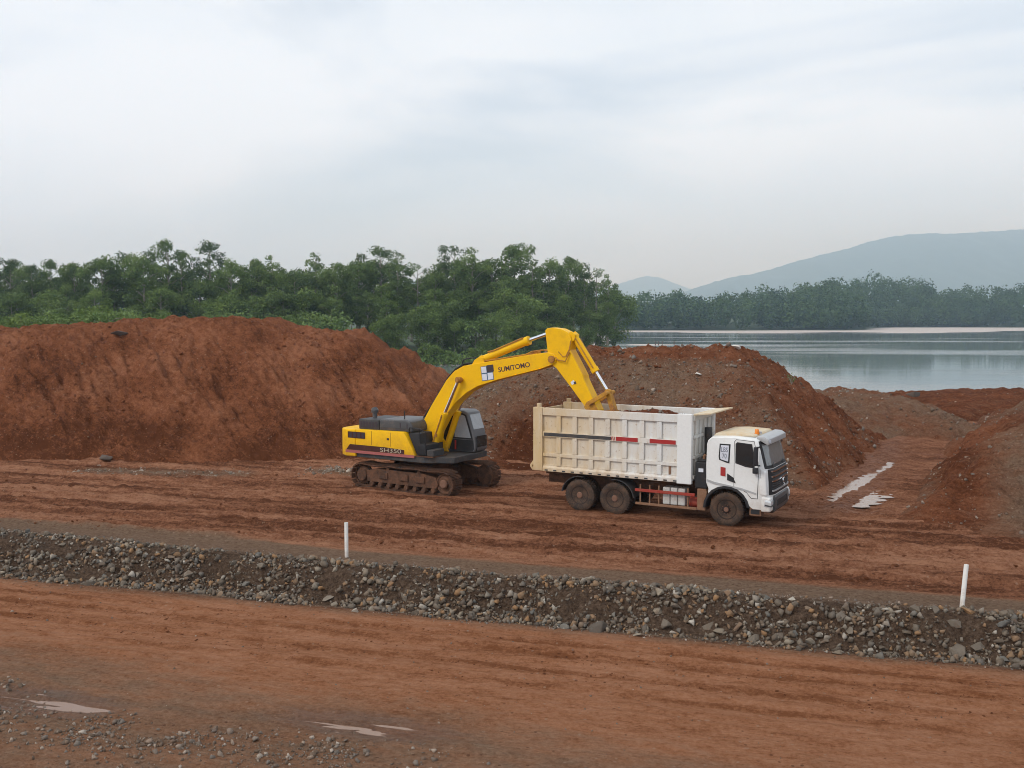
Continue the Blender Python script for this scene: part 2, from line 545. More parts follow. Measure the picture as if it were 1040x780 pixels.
M['sand'] = plain('pale_sand', (0.50, 0.44, 0.39), 0.9)
M['bark'] = plain('bark', (0.24, 0.21, 0.17), 0.9)
M['leaf_dark'] = leaf_mat('leaf_dark', (0.046, 0.074, 0.022), (0.102, 0.154, 0.040), (0.175, 0.240, 0.062))
M['leaf_mid'] = leaf_mat('leaf_mid', (0.068, 0.106, 0.026), (0.124, 0.186, 0.044), (0.190, 0.262, 0.066))
M['leaf_light'] = leaf_mat('leaf_light', (0.075, 0.125, 0.034), (0.135, 0.205, 0.058), (0.200, 0.280, 0.085))
M['leaf_far'] = leaf_mat('leaf_far', (0.028, 0.056, 0.018), (0.058, 0.106, 0.030), (0.095, 0.150, 0.042), 0.0)
M['hill'] = plain('forested_hill', (0.045, 0.065, 0.04), 0.95)
M['yellow'] = paint('yellow_paint', (0.84, 0.47, 0.006), 0.42, 0.30, (0.50, 0.25, 0.03), 2.4, (1.1, 2.3), 0.15)
M['yellow_muddy'] = paint('muddy_yellow_paint', (0.60, 0.30, 0.02), 0.5, 0.75, (0.25, 0.10, 0.045), 3)
M['white'] = paint('white_paint', (0.74, 0.74, 0.72), 0.35, 0.10, (0.40, 0.29, 0.20), 1.6, (0.5, 1.6))
M['black'] = paint('black_plastic', (0.025, 0.025, 0.027), 0.5, 0.20, (0.16, 0.09, 0.055), 3)
M['charcoal'] = paint('charcoal_steel', (0.05, 0.05, 0.052), 0.5, 0.35, (0.18, 0.12, 0.08), 3)
M['hood'] = paint('grey_hood', (0.075, 0.075, 0.078), 0.35, 0.30, (0.26, 0.20, 0.16), 2)
M['muddy'] = paint('mud_coated_steel', (0.035, 0.024, 0.019), 0.85, 0.8, (0.155, 0.072, 0.040), 3)
M['tyre'] = paint('muddy_rubber', (0.035, 0.028, 0.024), 0.9, 0.6, (0.135, 0.075, 0.046), 4)
M['rim'] = paint('muddy_rim', (0.030, 0.020, 0.016), 0.8, 0.35, (0.12, 0.055, 0.03), 5)
M['hub'] = paint('red_mud_hub', (0.17, 0.085, 0.055), 0.8, 0.6, (0.22, 0.12, 0.08), 5)
M['chrome'] = plain('chrome', (0.75, 0.75, 0.76), 0.18, 1.0)
M['silver'] = plain('silver_paint', (0.42, 0.42, 0.42), 0.4, 0.2)
M['cabgrey'] = paint('cab_grey', (0.13, 0.13, 0.135), 0.4, 0.2, (0.22, 0.15, 0.1), 3)
M['glass'] = plain('dark_glass', (0.018, 0.020, 0.022), 0.04, 0.0, 0.8)
M['screen'] = plain('windscreen_glass', (0.17, 0.18, 0.18), 0.03, 0.0, 1.0)  # base lifted to grey to stand for a whitish reflection in the screen
M['cab_glass'] = plain('pale_reflection_glass', (0.30, 0.32, 0.34), 0.12, 0.0, 0.8)  # pale blue-grey base colour paints a reflection into the excavator cab panes
M['red'] = paint('red_paint', (0.36, 0.028, 0.026), 0.5, 0.15, (0.25, 0.12, 0.08))
M['redrail'] = paint('red_rail', (0.33, 0.040, 0.028), 0.6, 0.5, (0.22, 0.09, 0.05), 4)
M['darkred'] = paint('dark_red_band', (0.060, 0.018, 0.014), 0.5, 0.25, (0.14, 0.07, 0.04))
M['pinkstripe'] = paint('faded_red_stripe', (0.36, 0.11, 0.10), 0.5, 0.2, (0.25, 0.13, 0.09))
M['orange'] = plain('amber_lens', (0.75, 0.22, 0.02), 0.2)
M['offwhite'] = plain('sticker_white', (0.62, 0.64, 0.70), 0.5)
M['blue'] = plain('sticker_blue', (0.035, 0.09, 0.17), 0.5)
M['ink'] = plain('dark_ink', (0.035, 0.022, 0.030), 0.5)
M['lettering'] = plain('dark_lettering', (0.055, 0.020, 0.020), 0.5)
M['pale_letter'] = plain('pale_lettering', (0.42, 0.36, 0.26), 0.5)
M['grey_ink'] = plain('grey_ink', (0.13, 0.14, 0.18), 0.5)
M['dusty_roof'] = paint('dusty_roof', (0.62, 0.55, 0.42), 0.7, 0.6, (0.60, 0.40, 0.20), 1.5)
M['lamp'] = plain('headlamp_glass', (0.62, 0.64, 0.65), 0.08, 0.3)
M['tank'] = paint('grey_box', (0.50, 0.48, 0.45), 0.5, 0.35, (0.28, 0.16, 0.10), 4)
M['rusty'] = paint('muddy_rust', (0.20, 0.10, 0.055), 0.8, 0.6, (0.27, 0.16, 0.10), 4)
M['post'] = paint('white_pipe', (0.78, 0.77, 0.73), 0.55, 0.22, (0.36, 0.23, 0.15), 5, (0.0, 0.6))
M['load'] = soil_mat('load_soil', red=((0.11, 0.036, 0.018), (0.17, 0.058, 0.030), (0.24, 0.09, 0.05)))

# tipper body paint: white steel, the rear bays stained cream by years of laterite dust
def tipper_mat():
    m, nt, b = new_mat('tipper_body_paint')
    tc = N(nt, 'ShaderNodeTexCoord'); O = tc.outputs['Object']
    sx = N(nt, 'ShaderNodeSeparateXYZ'); nt.links.new(O, sx.inputs[0])
    mr = N(nt, 'ShaderNodeMapRange'); nt.links.new(sx.outputs['X'], mr.inputs['Value'])
    mr.inputs['From Min'].default_value = -6.9; mr.inputs['From Max'].default_value = -2.6
    mr.inputs['To Min'].default_value = 0.95; mr.inputs['To Max'].default_value = 0.10
    mp = N(nt, 'ShaderNodeMapping'); mp.inputs['Scale'].default_value = (1.6, 1.6, 0.5)
    nt.links.new(O, mp.inputs['Vector'])
    n1 = noise(nt, mp.outputs['Vector'], 1.6, 6, 0.7)
    n2 = noise(nt, O, 9, 5, 0.7)
    f = mth(nt, 'ADD', mr.outputs['Result'], mth(nt, 'MULTIPLY', mth(nt, 'SUBTRACT', n1, 0.5), 1.3), True)
    c = mixc(nt, f, (0.66, 0.655, 0.63), (0.58, 0.42, 0.22))
    sc = ramp(nt, n2, [(0.60, 0.0), (0.70, 0.8)])
    c = mixc(nt, sc, c, (0.36, 0.23, 0.13))
    mrz = N(nt, 'ShaderNodeMapRange'); nt.links.new(sx.outputs['Z'], mrz.inputs['Value'])
    mrz.inputs['From Min'].default_value = 1.25; mrz.inputs['From Max'].default_value = 1.9
    mrz.inputs['To Min'].default_value = 0.5; mrz.inputs['To Max'].default_value = 0.0
    mps = N(nt, 'ShaderNodeMapping'); mps.inputs['Scale'].default_value = (5, 5, 0.9)
    nt.links.new(O, mps.inputs['Vector'])
    run = ramp(nt, noise(nt, mps.outputs['Vector'], 1.0, 5, 0.7), [(0.54, 0.0), (0.76, 0.5)])
    c = mixc(nt, run, c, (0.40, 0.29, 0.19))
    low = ramp(nt, mth(nt, 'ADD', mrz.outputs['Result'], mth(nt, 'MULTIPLY', n1, 0.7)), [(0.62, 0.0), (0.9, 0.6)])
    c = mixc(nt, low, c, (0.44, 0.30, 0.18))
    nt.links.new(c, b.inputs['Base Color'])
    b.inputs['Roughness'].default_value = 0.55
    b.inputs['Specular IOR Level'].default_value = 0.35
    bp = N(nt, 'ShaderNodeBump', Strength=0.3, Distance=0.03)
    nt.links.new(noise(nt, O, 2.5, 3, 0.5), bp.inputs['Height']); nt.links.new(bp.outputs['Normal'], b.inputs['Normal'])
    return m
M['tipper'] = tipper_mat()

# ------------------------------------------------------------------ the ground
ca, sa = math.cos(ROAD), math.sin(ROAD)
def st(X, Y):  return X * ca + Y * sa, -X * sa + Y * ca
def xy(s, t):  return s * ca - t * sa, s * sa + t * ca

TRUCK_A = R(-29); TRUCK_F = (6.81, 30.99)
TRUCK_O = (TRUCK_F[0] + 1.25 * math.sin(R(29)), TRUCK_F[1] + 1.25 * math.cos(R(29)))
EXC_O = (-3.38, 38.38)
EXC_A = R(-30.5); TRACK_A = R(-33)

def seg_dist(X, Y, a, b):
    ax, ay = a; bx, by = b
    dx, dy = bx - ax, by - ay
    L = dx * dx + dy * dy
    k = np.clip(((X - ax) * dx + (Y - ay) * dy) / L, 0, 1)
    return np.hypot(X - ax - k * dx, Y - ay - k * dy)

def tl(x, y):    # a point given in the truck's own axes
    c, s = math.cos(TRUCK_A), math.sin(TRUCK_A)
    return TRUCK_O[0] + x * c - y * s, TRUCK_O[1] + x * s + y * c

# puddles: (x, y, half length, half width, direction, level)
PUD = [(-9.2, 18.5, 2.0, 0.62, ROAD, -0.745),
       (-2.7, 17.35, 1.9, 0.55, ROAD, -0.745)]

def t_crest(s):
    return 24.15 - 0.62 * sstep(-24, -7, s) + 0.24 * perlin(s * 0.21, s * 0, 1) + 0.12 * perlin(s * 0.9, s * 0, 2)
def t_toe(s):
    return 22.42 + 0.28 * perlin(s * 0.17, s * 0, 3) + 0.10 * perlin(s * 0.7, s * 0, 23)
def ground(X, Y, detail=True):
    X = np.asarray(X, float); Y = np.asarray(Y, float)
    s, t = st(X, Y)
    tc = t_crest(s); tt = t_toe(s)
    k = sstep(0, 1, (t - tt) / (tc - tt))
    z = -0.7 + 0.7 * k
    z = z + 0.07 * np.exp(-((t - tc - 0.1) / 0.35) ** 2)
    rise = 0.55 * sstep(41, 54, Y) * sstep(10, 19, X)
    z = z + rise
    if detail:
        calm = np.minimum(seg_dist(X, Y, tl(0.6, 0), tl(-5.6, 0)), 0.3 + seg_dist(X, Y, (EXC_O[0] - 2, EXC_O[1] + 1.3), (EXC_O[0] + 2, EXC_O[1] - 1.3)))
        calm = 0.25 + 0.75 * sstep(1.2, 3.2, calm)
        tr = np.exp(-(seg_dist(X, Y, (11.5, 34.0), (19.5, 50.5)) / 1.8) ** 2)
        up = sstep(25.2, 26.3, t) * calm * (1 - 0.9 * tr) * (1 - 0.7 * sstep(38, 42, Y) * sstep(8, 12, X))
        lo = 1 - sstep(21.6, 22.3, t)
        # wheel ruts drawn out along the road
        warp = 0.5 * perlin(s * 0.05, t * 0.12, 31)
        r1 = perlin(s * 0.07, (t + warp) * 2.1, 4); r2 = perlin(s * 0.16, (t + warp) * 4.6, 5); r3 = perlin(s * 0.5, t * 7.5, 6)
        crumbs = fbm(X * 2.6, Y * 2.6, 4, 7, 0.6)
        z = z + up * (0.12 * r1 + 0.075 * r2 + 0.045 * r3 + 0.055 * crumbs + 0.16 * np.maximum(0, perlin(s * 0.6, t * 2.2, 8) - 0.2) + 0.07 * np.maximum(0, perlin(s * 2.2, t * 3.6, 18) - 0.2))
        red = sstep(17.0, 18.2, t)
        z = z + lo * ((0.016 + 0.034 * red) * r1 + (0.008 + 0.028 * red) * r2 + 0.014 * r3 + 0.016 * crumbs)
        # tyre cleat prints in a couple of the ruts
        for t0, w0 in ((20.55, 0.28), (19.5, 0.22), (21.3, 0.2)):
            tw = t0 + 0.15 * perlin(s * 0.06, s * 0, 40 + int(t0))
            z = z - lo * np.exp(-((t - tw) / w0) ** 2) * (0.040 + 0.030 * np.sin(s * 13 + (t - tw) * 12)) * (0.55 + 0.8 * perlin(s * 0.25, s * 0, 44))
        face = k * (1 - k) * 4
        z = z + face * (0.26 * fbm(X * 0.9, Y * 0.9, 4, 9, 0.6) + 0.09 * fbm(X * 4, Y * 4, 3, 12))
        z = z + sstep(23.9, 24.4, t) * (1 - up) * 0.015 * crumbs
        # the side track on the right, churned by wheels
        tr = np.exp(-(seg_dist(X, Y, (11.5, 34.0), (19.5, 50.5)) / 1.8) ** 2)
        uu = X * 0.875 - Y * 0.485
        vv = X * 0.485 + Y * 0.875
        z = z + tr * (0.17 * perlin(uu * 1.55, vv * 0.085, 14) + 0.05 * perlin(uu * 0.8, vv * 0.10, 15) + 0.012 * crumbs)
        for (px, py, a, b, ang, lev) in PUD:
            c, sn = math.cos(ang), math.sin(ang)
            u = (X - px) * c + (Y - py) * sn; v = -(X - px) * sn + (Y - py) * c
            q = np.sqrt((u / a) ** 2 + (v / b) ** 2) + 0.25 * perlin(u * 1.1, v * 3, 21)
            m = 1 - sstep(0.45, 1.15, q)
            sd_ = 25 + int(abs(px) * 7) % 9
            z = z * (1 - m) + m * (lev - 0.006 + 0.060 * perlin(u * 0.40, v * 6.0, sd_) + 0.022 * perlin(u * 1.4, v * 13, 22) + 0.006 * crumbs)
    # beyond the heaps the land drops under the lagoon
    kk = sstep(66, 88, Y - 0.12 * X - 42 * sstep(-14, -24, X))
    z = z * (1 - kk) - 4.0 * kk
    z = z + 0.25 * fbm(X * 0.1, Y * 0.1, 3, 13) * sstep(44, 52, Y)
    return z

def ground_mix(X, Y):
    s, t = st(X, Y)
    tb = 25.25 + 0.9 * sstep(-8, -24, s) + 0.25 * perlin(s * 0.25, s * 0, 50)
    g = sstep(22.0, 22.5, t) * (1 - sstep(tb - 0.2, tb + 0.35, t))
    g = np.maximum(g, 0.52 * (1 - sstep(0.0, 0.8, np.abs(t - 22.2))))
    near = 17.6 - 0.10 * (s + 8) + 0.5 * perlin(s * 0.2, s * 0, 51)
    g = np.maximum(g, 0.66 * (1 - sstep(near - 2.2, near + 1.0, t)))
    # pale washed gravel left behind the excavator and at the foot of the red heap
    pat = np.exp(-(seg_dist(X, Y, (-18, 42.2), (-11.5, 41.0)) / 0.9) ** 2) + np.exp(-(seg_dist(X, Y, (-8.2, 42.2), (-6.8, 41.2)) / 0.9) ** 2)
    g = np.maximum(g, 0.75 * np.clip(pat, 0, 1))
    g = np.maximum(g, 0.55 * sstep(40, 44, t) * (1 - sstep(-14, -4, s)) * (perlin(s * 0.15, t * 0.8, 54) + 0.45))
    d = np.clip(0.45 + perlin(s * 0.05, t * 0.9, 52) * 1.0 + perlin(s * 0.12, t * 2.6, 56) * 0.7, 0, 1)
    d = np.where(t < 22, 0.3 + 0.0 * d, d)
    for t0, w0 in ((20.55, 0.30), (19.5, 0.22), (21.3, 0.22), (18.6, 0.15)):
        tw = t0 + 0.15 * perlin(s * 0.06, s * 0, 40 + int(t0))
        d = np.maximum(d, np.exp(-((t - tw) / w0) ** 2) * np.clip(0.75 + 0.9 * perlin(s * 0.25, s * 0, 44), 0, 1) * (t < 22))
    trk = np.exp(-(seg_dist(X, Y, (11.5, 34.0), (19.5, 50.5)) / 2.4) ** 2)
    d = d * (1 - trk) + 0.5 * trk
    w = np.zeros_like(g)
    for (px, py, a, b, ang, lev) in PUD:
        c, sn = math.cos(ang), math.sin(ang)
        u = (X - px) * c + (Y - py) * sn; v = -(X - px) * sn + (Y - py) * c
        w = np.maximum(w, np.exp(-((u / (a * 1.15)) ** 2 + (v / (b * 1.25)) ** 2)))
    tr = np.exp(-(seg_dist(X, Y, (11.5, 34.0), (19.5, 50.5)) / 2.0) ** 2)
    w = np.maximum(w, 0.5 * tr)
    w = np.maximum(w, 0.42 * np.clip(perlin(s * 0.06, t * 0.7, 53) + 0.3, 0, 1) * sstep(26, 27, t))
    return np.stack([np.clip(g, 0, 1), np.clip(d, 0, 1), np.clip(w, 0, 1)], -1)

def ground_sheet(name, ss, ts, mat):
    S, T = np.meshgrid(ss, ts)
    X, Y = xy(S, T)
    Z = ground(X, Y)
    V = np.stack([X, Y, Z], -1).reshape(-1, 3)
    mx = ground_mix(X, Y).reshape(-1, 3)
    tc, tt = t_crest(S), t_toe(S)
    bk = (sstep(-0.12, 0.12, T - tt) * (1 - sstep(-0.05, 0.30, T - tc))).reshape(-1)
    me = np_mesh(name, V, grid_faces(len(ss), len(ts)), True, {'mix': mx, 'bank': np.stack([bk, bk, bk], -1)})
    o = link(name, me, mat)
    o['kind'] = 'structure'
    return o

SS = spaced((-140, -60, 8), (-60, -32, 1.0), (-32, 24, 0.14), (26, 60, 1.0), (60, 140, 8))
TS_LOW = spaced((-60, 8, 4), (8, 12, 0.5), (12, 22.2, 0.05))
TS_BANK = spaced((22.2, 24.4, 0.045))
TS_UP = spaced((24.4, 36, 0.055), (36, 46, 0.09), (46, 62, 0.4), (62, 110, 4))
lower_road = ground_sheet('dirt_road', SS, TS_LOW, M['low_road'])
bank = ground_sheet('stony_bank', SS, TS_BANK, M['road'])
upper_road = ground_sheet('haul_road', SS, TS_UP, M['road'])

PUD = [(*p[:5], p[5] + 0.0035 * (i - 6)) for i, p in enumerate(PUD)]
for i, (px, py, a, b, ang, lev) in enumerate(PUD):
    n = 40
    c, sn = math.cos(ang), math.sin(ang)
    V = [(px, py, lev)]
    for k in range(n):
        th = 2 * math.pi * k / n
        u, v = a * 1.45 * math.cos(th), b * 1.7 * math.sin(th)
        V.append((px + u * c - v * sn, py + u * sn + v * c, lev))
    me = bpy.data.meshes.new('puddle')
    me.from_pydata(V, [], [(0, 1 + k, 1 + (k + 1) % n) for k in range(n)])
    link('puddle', me, M['puddle'])['kind'] = 'structure'

# brown water standing in the wheel ruts of the side track: one sheet just under the ridges
n = 60
V = []
for k in range(n + 1):
    f = k / n
    cx_, cy_ = 11.9 + (17.2 - 11.9) * f, 34.2 + (45.6 - 34.2) * f
    w_ = (0.35 + 0.95 * math.sin(math.pi * min(1, f * 1.1)) ** 0.6) * (1 + 0.25 * math.sin(k * 1.7) + 0.15 * math.sin(k * 3.1))
    for sg in (-1, 0, 1):
        x_, y_ = cx_ + sg * w_ * 0.91, cy_ - sg * w_ * 0.42
        V.append((x_, y_, float(ground(cx_, cy_, False)) - 0.016))
F = [(3 * k + c, 3 * k + c + 1, 3 * k + c + 4, 3 * k + c + 3) for k in range(n) for c in (0, 1)]
me = bpy.data.meshes.new('puddle'); me.from_pydata(V, [], F)
link('puddle', me, M['puddle'])['kind'] = 'structure'

# lagoon, far land, hills
def flat_sheet(name, x0, x1, y0, y1, z, mat):
    me = bpy.data.meshes.new(name)
    me.from_pydata([(x0, y0, z), (x1, y0, z), (x1, y1, z), (x0, y1, z)], [], [(0, 1, 2, 3)])
    o = link(name, me, mat); o['kind'] = 'structure'
    return o
WZ = -1.5
flat_sheet('water', -6600, 6600, 62, 9000, WZ, M['water'])
flat_sheet('lake_bed', -6600, 6600, -300, 9000, -5.0, M['mound'])

def forest_ground(X, Y):
    Yf = 150 + 0.06 * (X + 40) + 34 * sstep(-6, 26, X) + 6 * perlin(X * 0.04, X * 0, 60)
    d = np.minimum(Y - Yf, (0.112 * Y + 1 + 3 * perlin(Y * 0.03, Y * 0, 61) - X) * 1.2)
    d = np.minimum(d, (520 - Y) * 0.5)
    return np.clip(WZ - 1.2 + d * 0.16, -4, 0.6) + 0.15 * fbm(X * 0.1, Y * 0.1, 3, 62)
xs, ys = spaced((-420, -120, 12), (-120, 70, 2.0)), spaced((120, 300, 2.0), (300, 540, 8))
X, Y = np.meshgrid(xs, ys); Z = forest_ground(X, Y)
g = 1 - sstep(-1.15, -0.7, Z)
def land_mat(name, grass, sand):
    m, nt, b = new_mat(name)
    at = N(nt, 'ShaderNodeAttribute', attribute_name='mix')
    sp = N(nt, 'ShaderNodeSeparateColor'); nt.links.new(at.outputs['Color'], sp.inputs['Color'])
    geo = N(nt, 'ShaderNodeNewGeometry')
    n = noise(nt, geo.outputs['Position'], 0.3, 5, 0.6)
    c = mixc(nt, sp.outputs['Red'], mixc(nt, n, tuple(x * 0.6 for x in grass), tuple(x * 1.4 for x in grass)), mixc(nt, n, tuple(x * 0.85 for x in sand), tuple(x * 1.1 for x in sand)))
    nt.links.new(c, b.inputs['Base Color']); b.inputs['Roughness'].default_value = 0.95
    return m
M['land'] = land_mat('shore_land', (0.05, 0.075, 0.03), (0.46, 0.40, 0.36))
link('forest_ground', np_mesh('forest_ground', np.stack([X, Y, Z], -1).reshape(-1, 3), grid_faces(len(xs), len(ys)), True,
     {'mix': np.stack([g, g, g], -1).reshape(-1, 3)}), M['land'])['kind'] = 'structure'

def far_front(X):
    return 515 + 120 * sstep(165, 250, X) + 10 * perlin(X * 0.02, X * 0, 70)
def far_ground(X, Y):
    d = Y - far_front(X)
    sandw = 62 + 100 * sstep(165, 250, X) + 14 * perlin(X * 0.012, X * 0, 71)
    z = np.where(d < 0, WZ + 0.22 + 0.22 * d / sandw * 1.0 + 0.12 * perlin(X * 0.02, Y * 0.06, 72), WZ + 0.25 + np.clip(d, 0, 60) * 0.05)
    z = np.where(d < -sandw, WZ - 0.3 - 0.02 * (-sandw - d), z)
    hump = 14 * np.exp(-((X - 268) / 48) ** 2) + 7 * np.exp(-((X - 190) / 35) ** 2) + 11 * np.exp(-((X - 385) / 60) ** 2)
    return z + hump * sstep(0, 75, d)
xs, ys = spaced((-500, 0, 20), (0, 480, 4), (480, 3300, 60)), spaced((360, 760, 4), (760, 1100, 15), (1100, 4400, 100))
X, Y = np.meshgrid(xs, ys); Z = far_ground(X, Y)
g = 1 - sstep(-6, 2, Y - far_front(X))
link('far_shore', np_mesh('far_shore', np.stack([X, Y, Z], -1).reshape(-1, 3), grid_faces(len(xs), len(ys)), True,
     {'mix': np.stack([g, g, g], -1).reshape(-1, 3)}), M['land'])['kind'] = 'structure'

# a small sand spit off the wooded point
n = 48
V = [(38, 272, WZ + 0.22)]
for k in range(n):
    th = 2 * math.pi * k / n
    r = 1 + 0.2 * math.sin(3 * th + 1) + 0.1 * math.sin(7 * th)
    V.append((38 + 9.5 * r * math.cos(th), 272 + 8 * r * math.sin(th), WZ - 0.12))
me = bpy.data.meshes.new('sand_spit'); me.from_pydata(V, [], [(0, 1 + k, 1 + (k + 1) % n) for k in range(n)])
link('sand_spit', me, M['sand'])['kind'] = 'structure'

def hill(name, prof, Yc, depth, back, seed, amp):
    """a wooded ridge; prof: (x, height) control points along the ridge"""
    px = np.array([p[0] for p in prof], float); ph = np.array([p[1] for p in prof], float)
    xs = np.linspace(px[0], px[-1], 260)
    ys = np.concatenate([np.linspace(Yc - depth, Yc, 60), np.linspace(Yc, Yc + back, 16)[1:]])
    X, Y = np.meshgrid(xs, ys)
    H = np.interp(X, px, ph)
    d = np.where(Y < Yc, (Yc - Y) / depth, (Y - Yc) / back)
    fall = np.clip(1 - d, 0, 1) ** 1.15
    gully = fbm(X / 340, Y / 760, 4, seed)
    Z = H * fall + amp * gully * np.clip(fall * 1.4, 0, 1) * (1 - 0.75 * np.exp(-(d / 0.06) ** 2)) + 4.5 * perlin(X / 24, Y / 24, seed + 3) - 6
    me = np_mesh(name, np.stack([X, Y, Z], -1).reshape(-1, 3), grid_faces(len(xs), len(ys)), True)
    o = link(name, me, M['hill']); o['kind'] = 'structure'
    return o
def ridge(pts, Y): return [((x - 520) / 1000 * Y, max(2.0, (320 - y) / 1000 * Y + 12)) for x, y in pts]
hill('hills', ridge([(600, 318), (645, 312), (690, 297), (725, 286), (762, 279), (800, 267), (845, 256), (880, 246), (905, 241), (930, 238), (975, 238), (1040, 233), (1150, 222), (1300, 226), (1500, 250)], 5600), 5600, 1700, 600, 80, 48)
hill('hills', ridge([(100, 316), (300, 304), (380, 292), (425, 284), (470, 290), (540, 300), (600, 298), (630, 288), (655, 281), (668, 282), (690, 290), (730, 302), (800, 312), (1000, 316)], 8200), 8200, 1200, 450, 84, 36)

# ------------------------------------------------------------------ stones
def stone_proto(seed, flat=0.7):
    r = random.Random(seed)
    bm = bmesh.new()
    for _ in range(11):
        v = Vector((r.gauss(0, 1), r.gauss(0, 1), r.gauss(0, 1))).normalized() * r.uniform(0.82, 1.05)
        bm.verts.new((v.x, v.y * r.uniform(0.7, 0.95), v.z * flat))
    res = bmesh.ops.convex_hull(bm, input=list(bm.verts))
    bmesh.ops.delete(bm, geom=[v for v in bm.verts if not v.link_faces], context='VERTS')
    bmesh.ops.triangulate(bm, faces=list(bm.faces))
    bmesh.ops.recalc_face_normals(bm, faces=list(bm.faces))
    bm.verts.index_update()
    V = np.array([v.co[:] for v in bm.verts]) * 0.5
    F = np.array([[v.index for v in f.verts] for f in bm.faces])
    bm.free()
    return V, F
PROTO = [stone_proto(s, random.Random(s).uniform(0.5, 0.85)) for s in range(14)]
PMESH = []
for i, (V, F) in enumerate(PROTO):
    bm = bmesh.new()
    vs = [bm.verts.new(v) for v in V]
    for f in F: bm.faces.new([vs[k] for k in f])
    bmesh.ops.bevel(bm, geom=list(bm.edges), offset=0.03, segments=1, affect='EDGES', clamp_overlap=True)
    me = bpy.data.meshes.new('stone'); bm.to_mesh(me); bm.free()
    me.materials.append(M['stone'])
    PMESH.append(me)

def rot_rand(n):
    q = rng.normal(size=(n, 4)); q /= np.linalg.norm(q, axis=1)[:, None]
    w, x, y, z = q.T
    return np.stack([np.stack([1 - 2 * (y * y + z * z), 2 * (x * y - z * w), 2 * (x * z + y * w)], -1),
                     np.stack([2 * (x * y + z * w), 1 - 2 * (x * x + z * z), 2 * (y * z - x * w)], -1),
                     np.stack([2 * (x * z - y * w), 2 * (y * z + x * w), 1 - 2 * (x * x + y * y)], -1)], 1)

def scatter(name, P, size, mat, parent, sq=1.0):
    P = np.asarray(P, float); size = np.asarray(size, float)
    n = len(P)
    which = rng.integers(0, len(PROTO), n)
    Rm = rot_rand(n)
    Vs, Fs, At, off = [], [], [], 0
    rnd = rng.random(n)
    for k, (V, F) in enumerate(PROTO):
        idx = np.where(which == k)[0]
        if not len(idx): continue
        W = np.einsum('nij,vj->nvi', Rm[idx], V) * size[idx, None, None]
        W[:, :, 2] *= sq
        W += P[idx, None, :]
        Vs.append(W.reshape(-1, 3))
        Fs.append((F[None] + (np.arange(len(idx)) * len(V))[:, None, None] + off).reshape(-1, 3))
        At.append(np.repeat(rnd[idx], len(V)))
        off += len(idx) * len(V)
    a = np.concatenate(At)
    me = np_mesh(name, np.concatenate(Vs), np.concatenate(Fs), False, {'rnd': np.stack([a, a, a], -1)})
    o = link(name, me, mat, parent)
    o['kind'] = 'stuff'
    return o

def on_ground(s, t):
    X, Y = xy(np.asarray(s), np.asarray(t))
    return X, Y, ground(X, Y)

# the 300 largest stones of the bank, one object each
big = []
for (px, py, sz) in ((9.65, 20.9, 0.52), (6.7, 21.75, 0.36), (6.2, 21.55, 0.40), (7.15, 21.15, 0.34), (10.3, 21.95, 0.36), (10.2, 21.6, 0.34),
                     (9.5, 21.75, 0.34), (8.15, 21.3, 0.30), (2.9, 22.3, 0.30), (-3.9, 24.2, 0.36), (-2.1, 23.9, 0.34), (7.7, 22.1, 0.38), (10.9, 21.4, 0.36), (5.2, 22.2, 0.30)):
    big.append((px, py, sz))
while len(big) < 300:
    s = -28 + 39 * random.random() ** 0.75
    tt_, tc_ = float(t_toe(np.array(s))), float(t_crest(np.array(s)))
    t = tt_ - 0.05 + (tc_ - tt_ + 0.1) * random.random() ** 1.2
    if float(perlin(s * 0.5, t * 0.9, 210)) + random.gauss(0, 0.25) < -0.3: continue
    grow = 0.75 + 0.35 * max(0, min(1, (s + 14) / 18))
    sz = min(0.55, 0.205 * (1 + random.expovariate(1.6))) * grow * (1.15 if t < tt_ + 0.5 else 0.85)
    x, y = xy(s, t)
    if any((x - q[0]) ** 2 + (y - q[1]) ** 2 < (0.42 * (sz + q[2])) ** 2 for q in big): continue
    big.append((x, y, sz))
for i, (x, y, sz) in enumerate(big):
    o = link('stone', PMESH[i % len(PMESH)], None, bank)
    o.location = (x, y, float(ground(x, y)) + sz * 0.04)
    o.rotation_euler = (random.uniform(-0.5, 0.5), random.uniform(-0.5, 0.5), random.uniform(0, 6.28))
    o.scale = (sz * random.uniform(0.9, 1.25), sz, sz * random.uniform(0.75, 1.05))
n = 16000
s = rng.uniform(-33, 18, n); t = t_toe(s) - 0.12 + (t_crest(s) - t_toe(s) + 0.35) * rng.random(n)
kp = perlin(s * 0.6, t * 1.1, 211) + rng.normal(0, 0.25, n) > -0.22
s, t = s[kp], t[kp]; n = len(s)
x, y, z = on_ground(s, t)
sz = np.clip(0.05 + rng.exponential(0.062, n), 0, 0.28)
scatter('small_stones', np.stack([x, y, z + sz * 0.15], -1), sz, M['stone'], bank)
n = 3500
s = rng.uniform(-33, 18, n); t = t_crest(s) + 0.05 + np.abs(rng.normal(0, 0.30, n))
x, y, z = on_ground(s, t)
scatter('crushed_stone', np.stack([x, y, z], -1), np.clip(0.02 + rng.exponential(0.028, n), 0, 0.13), M['pebble'], upper_road)
n = 7000
s = rng.uniform(-33, 24, n); t = 25.6 + 18 * rng.random(n) ** 1.1
kp = perlin(s * 0.12, t * 1.6, 201) + rng.normal(0, 0.2, n) > 0.05
s, t = s[kp], t[kp]; n = len(s)
x, y, z = on_ground(s, t)
scatter('mud_clods', np.stack([x, y, z], -1), np.clip(0.035 + rng.exponential(0.05, n), 0, 0.26), M['clod'], upper_road, 0.7)
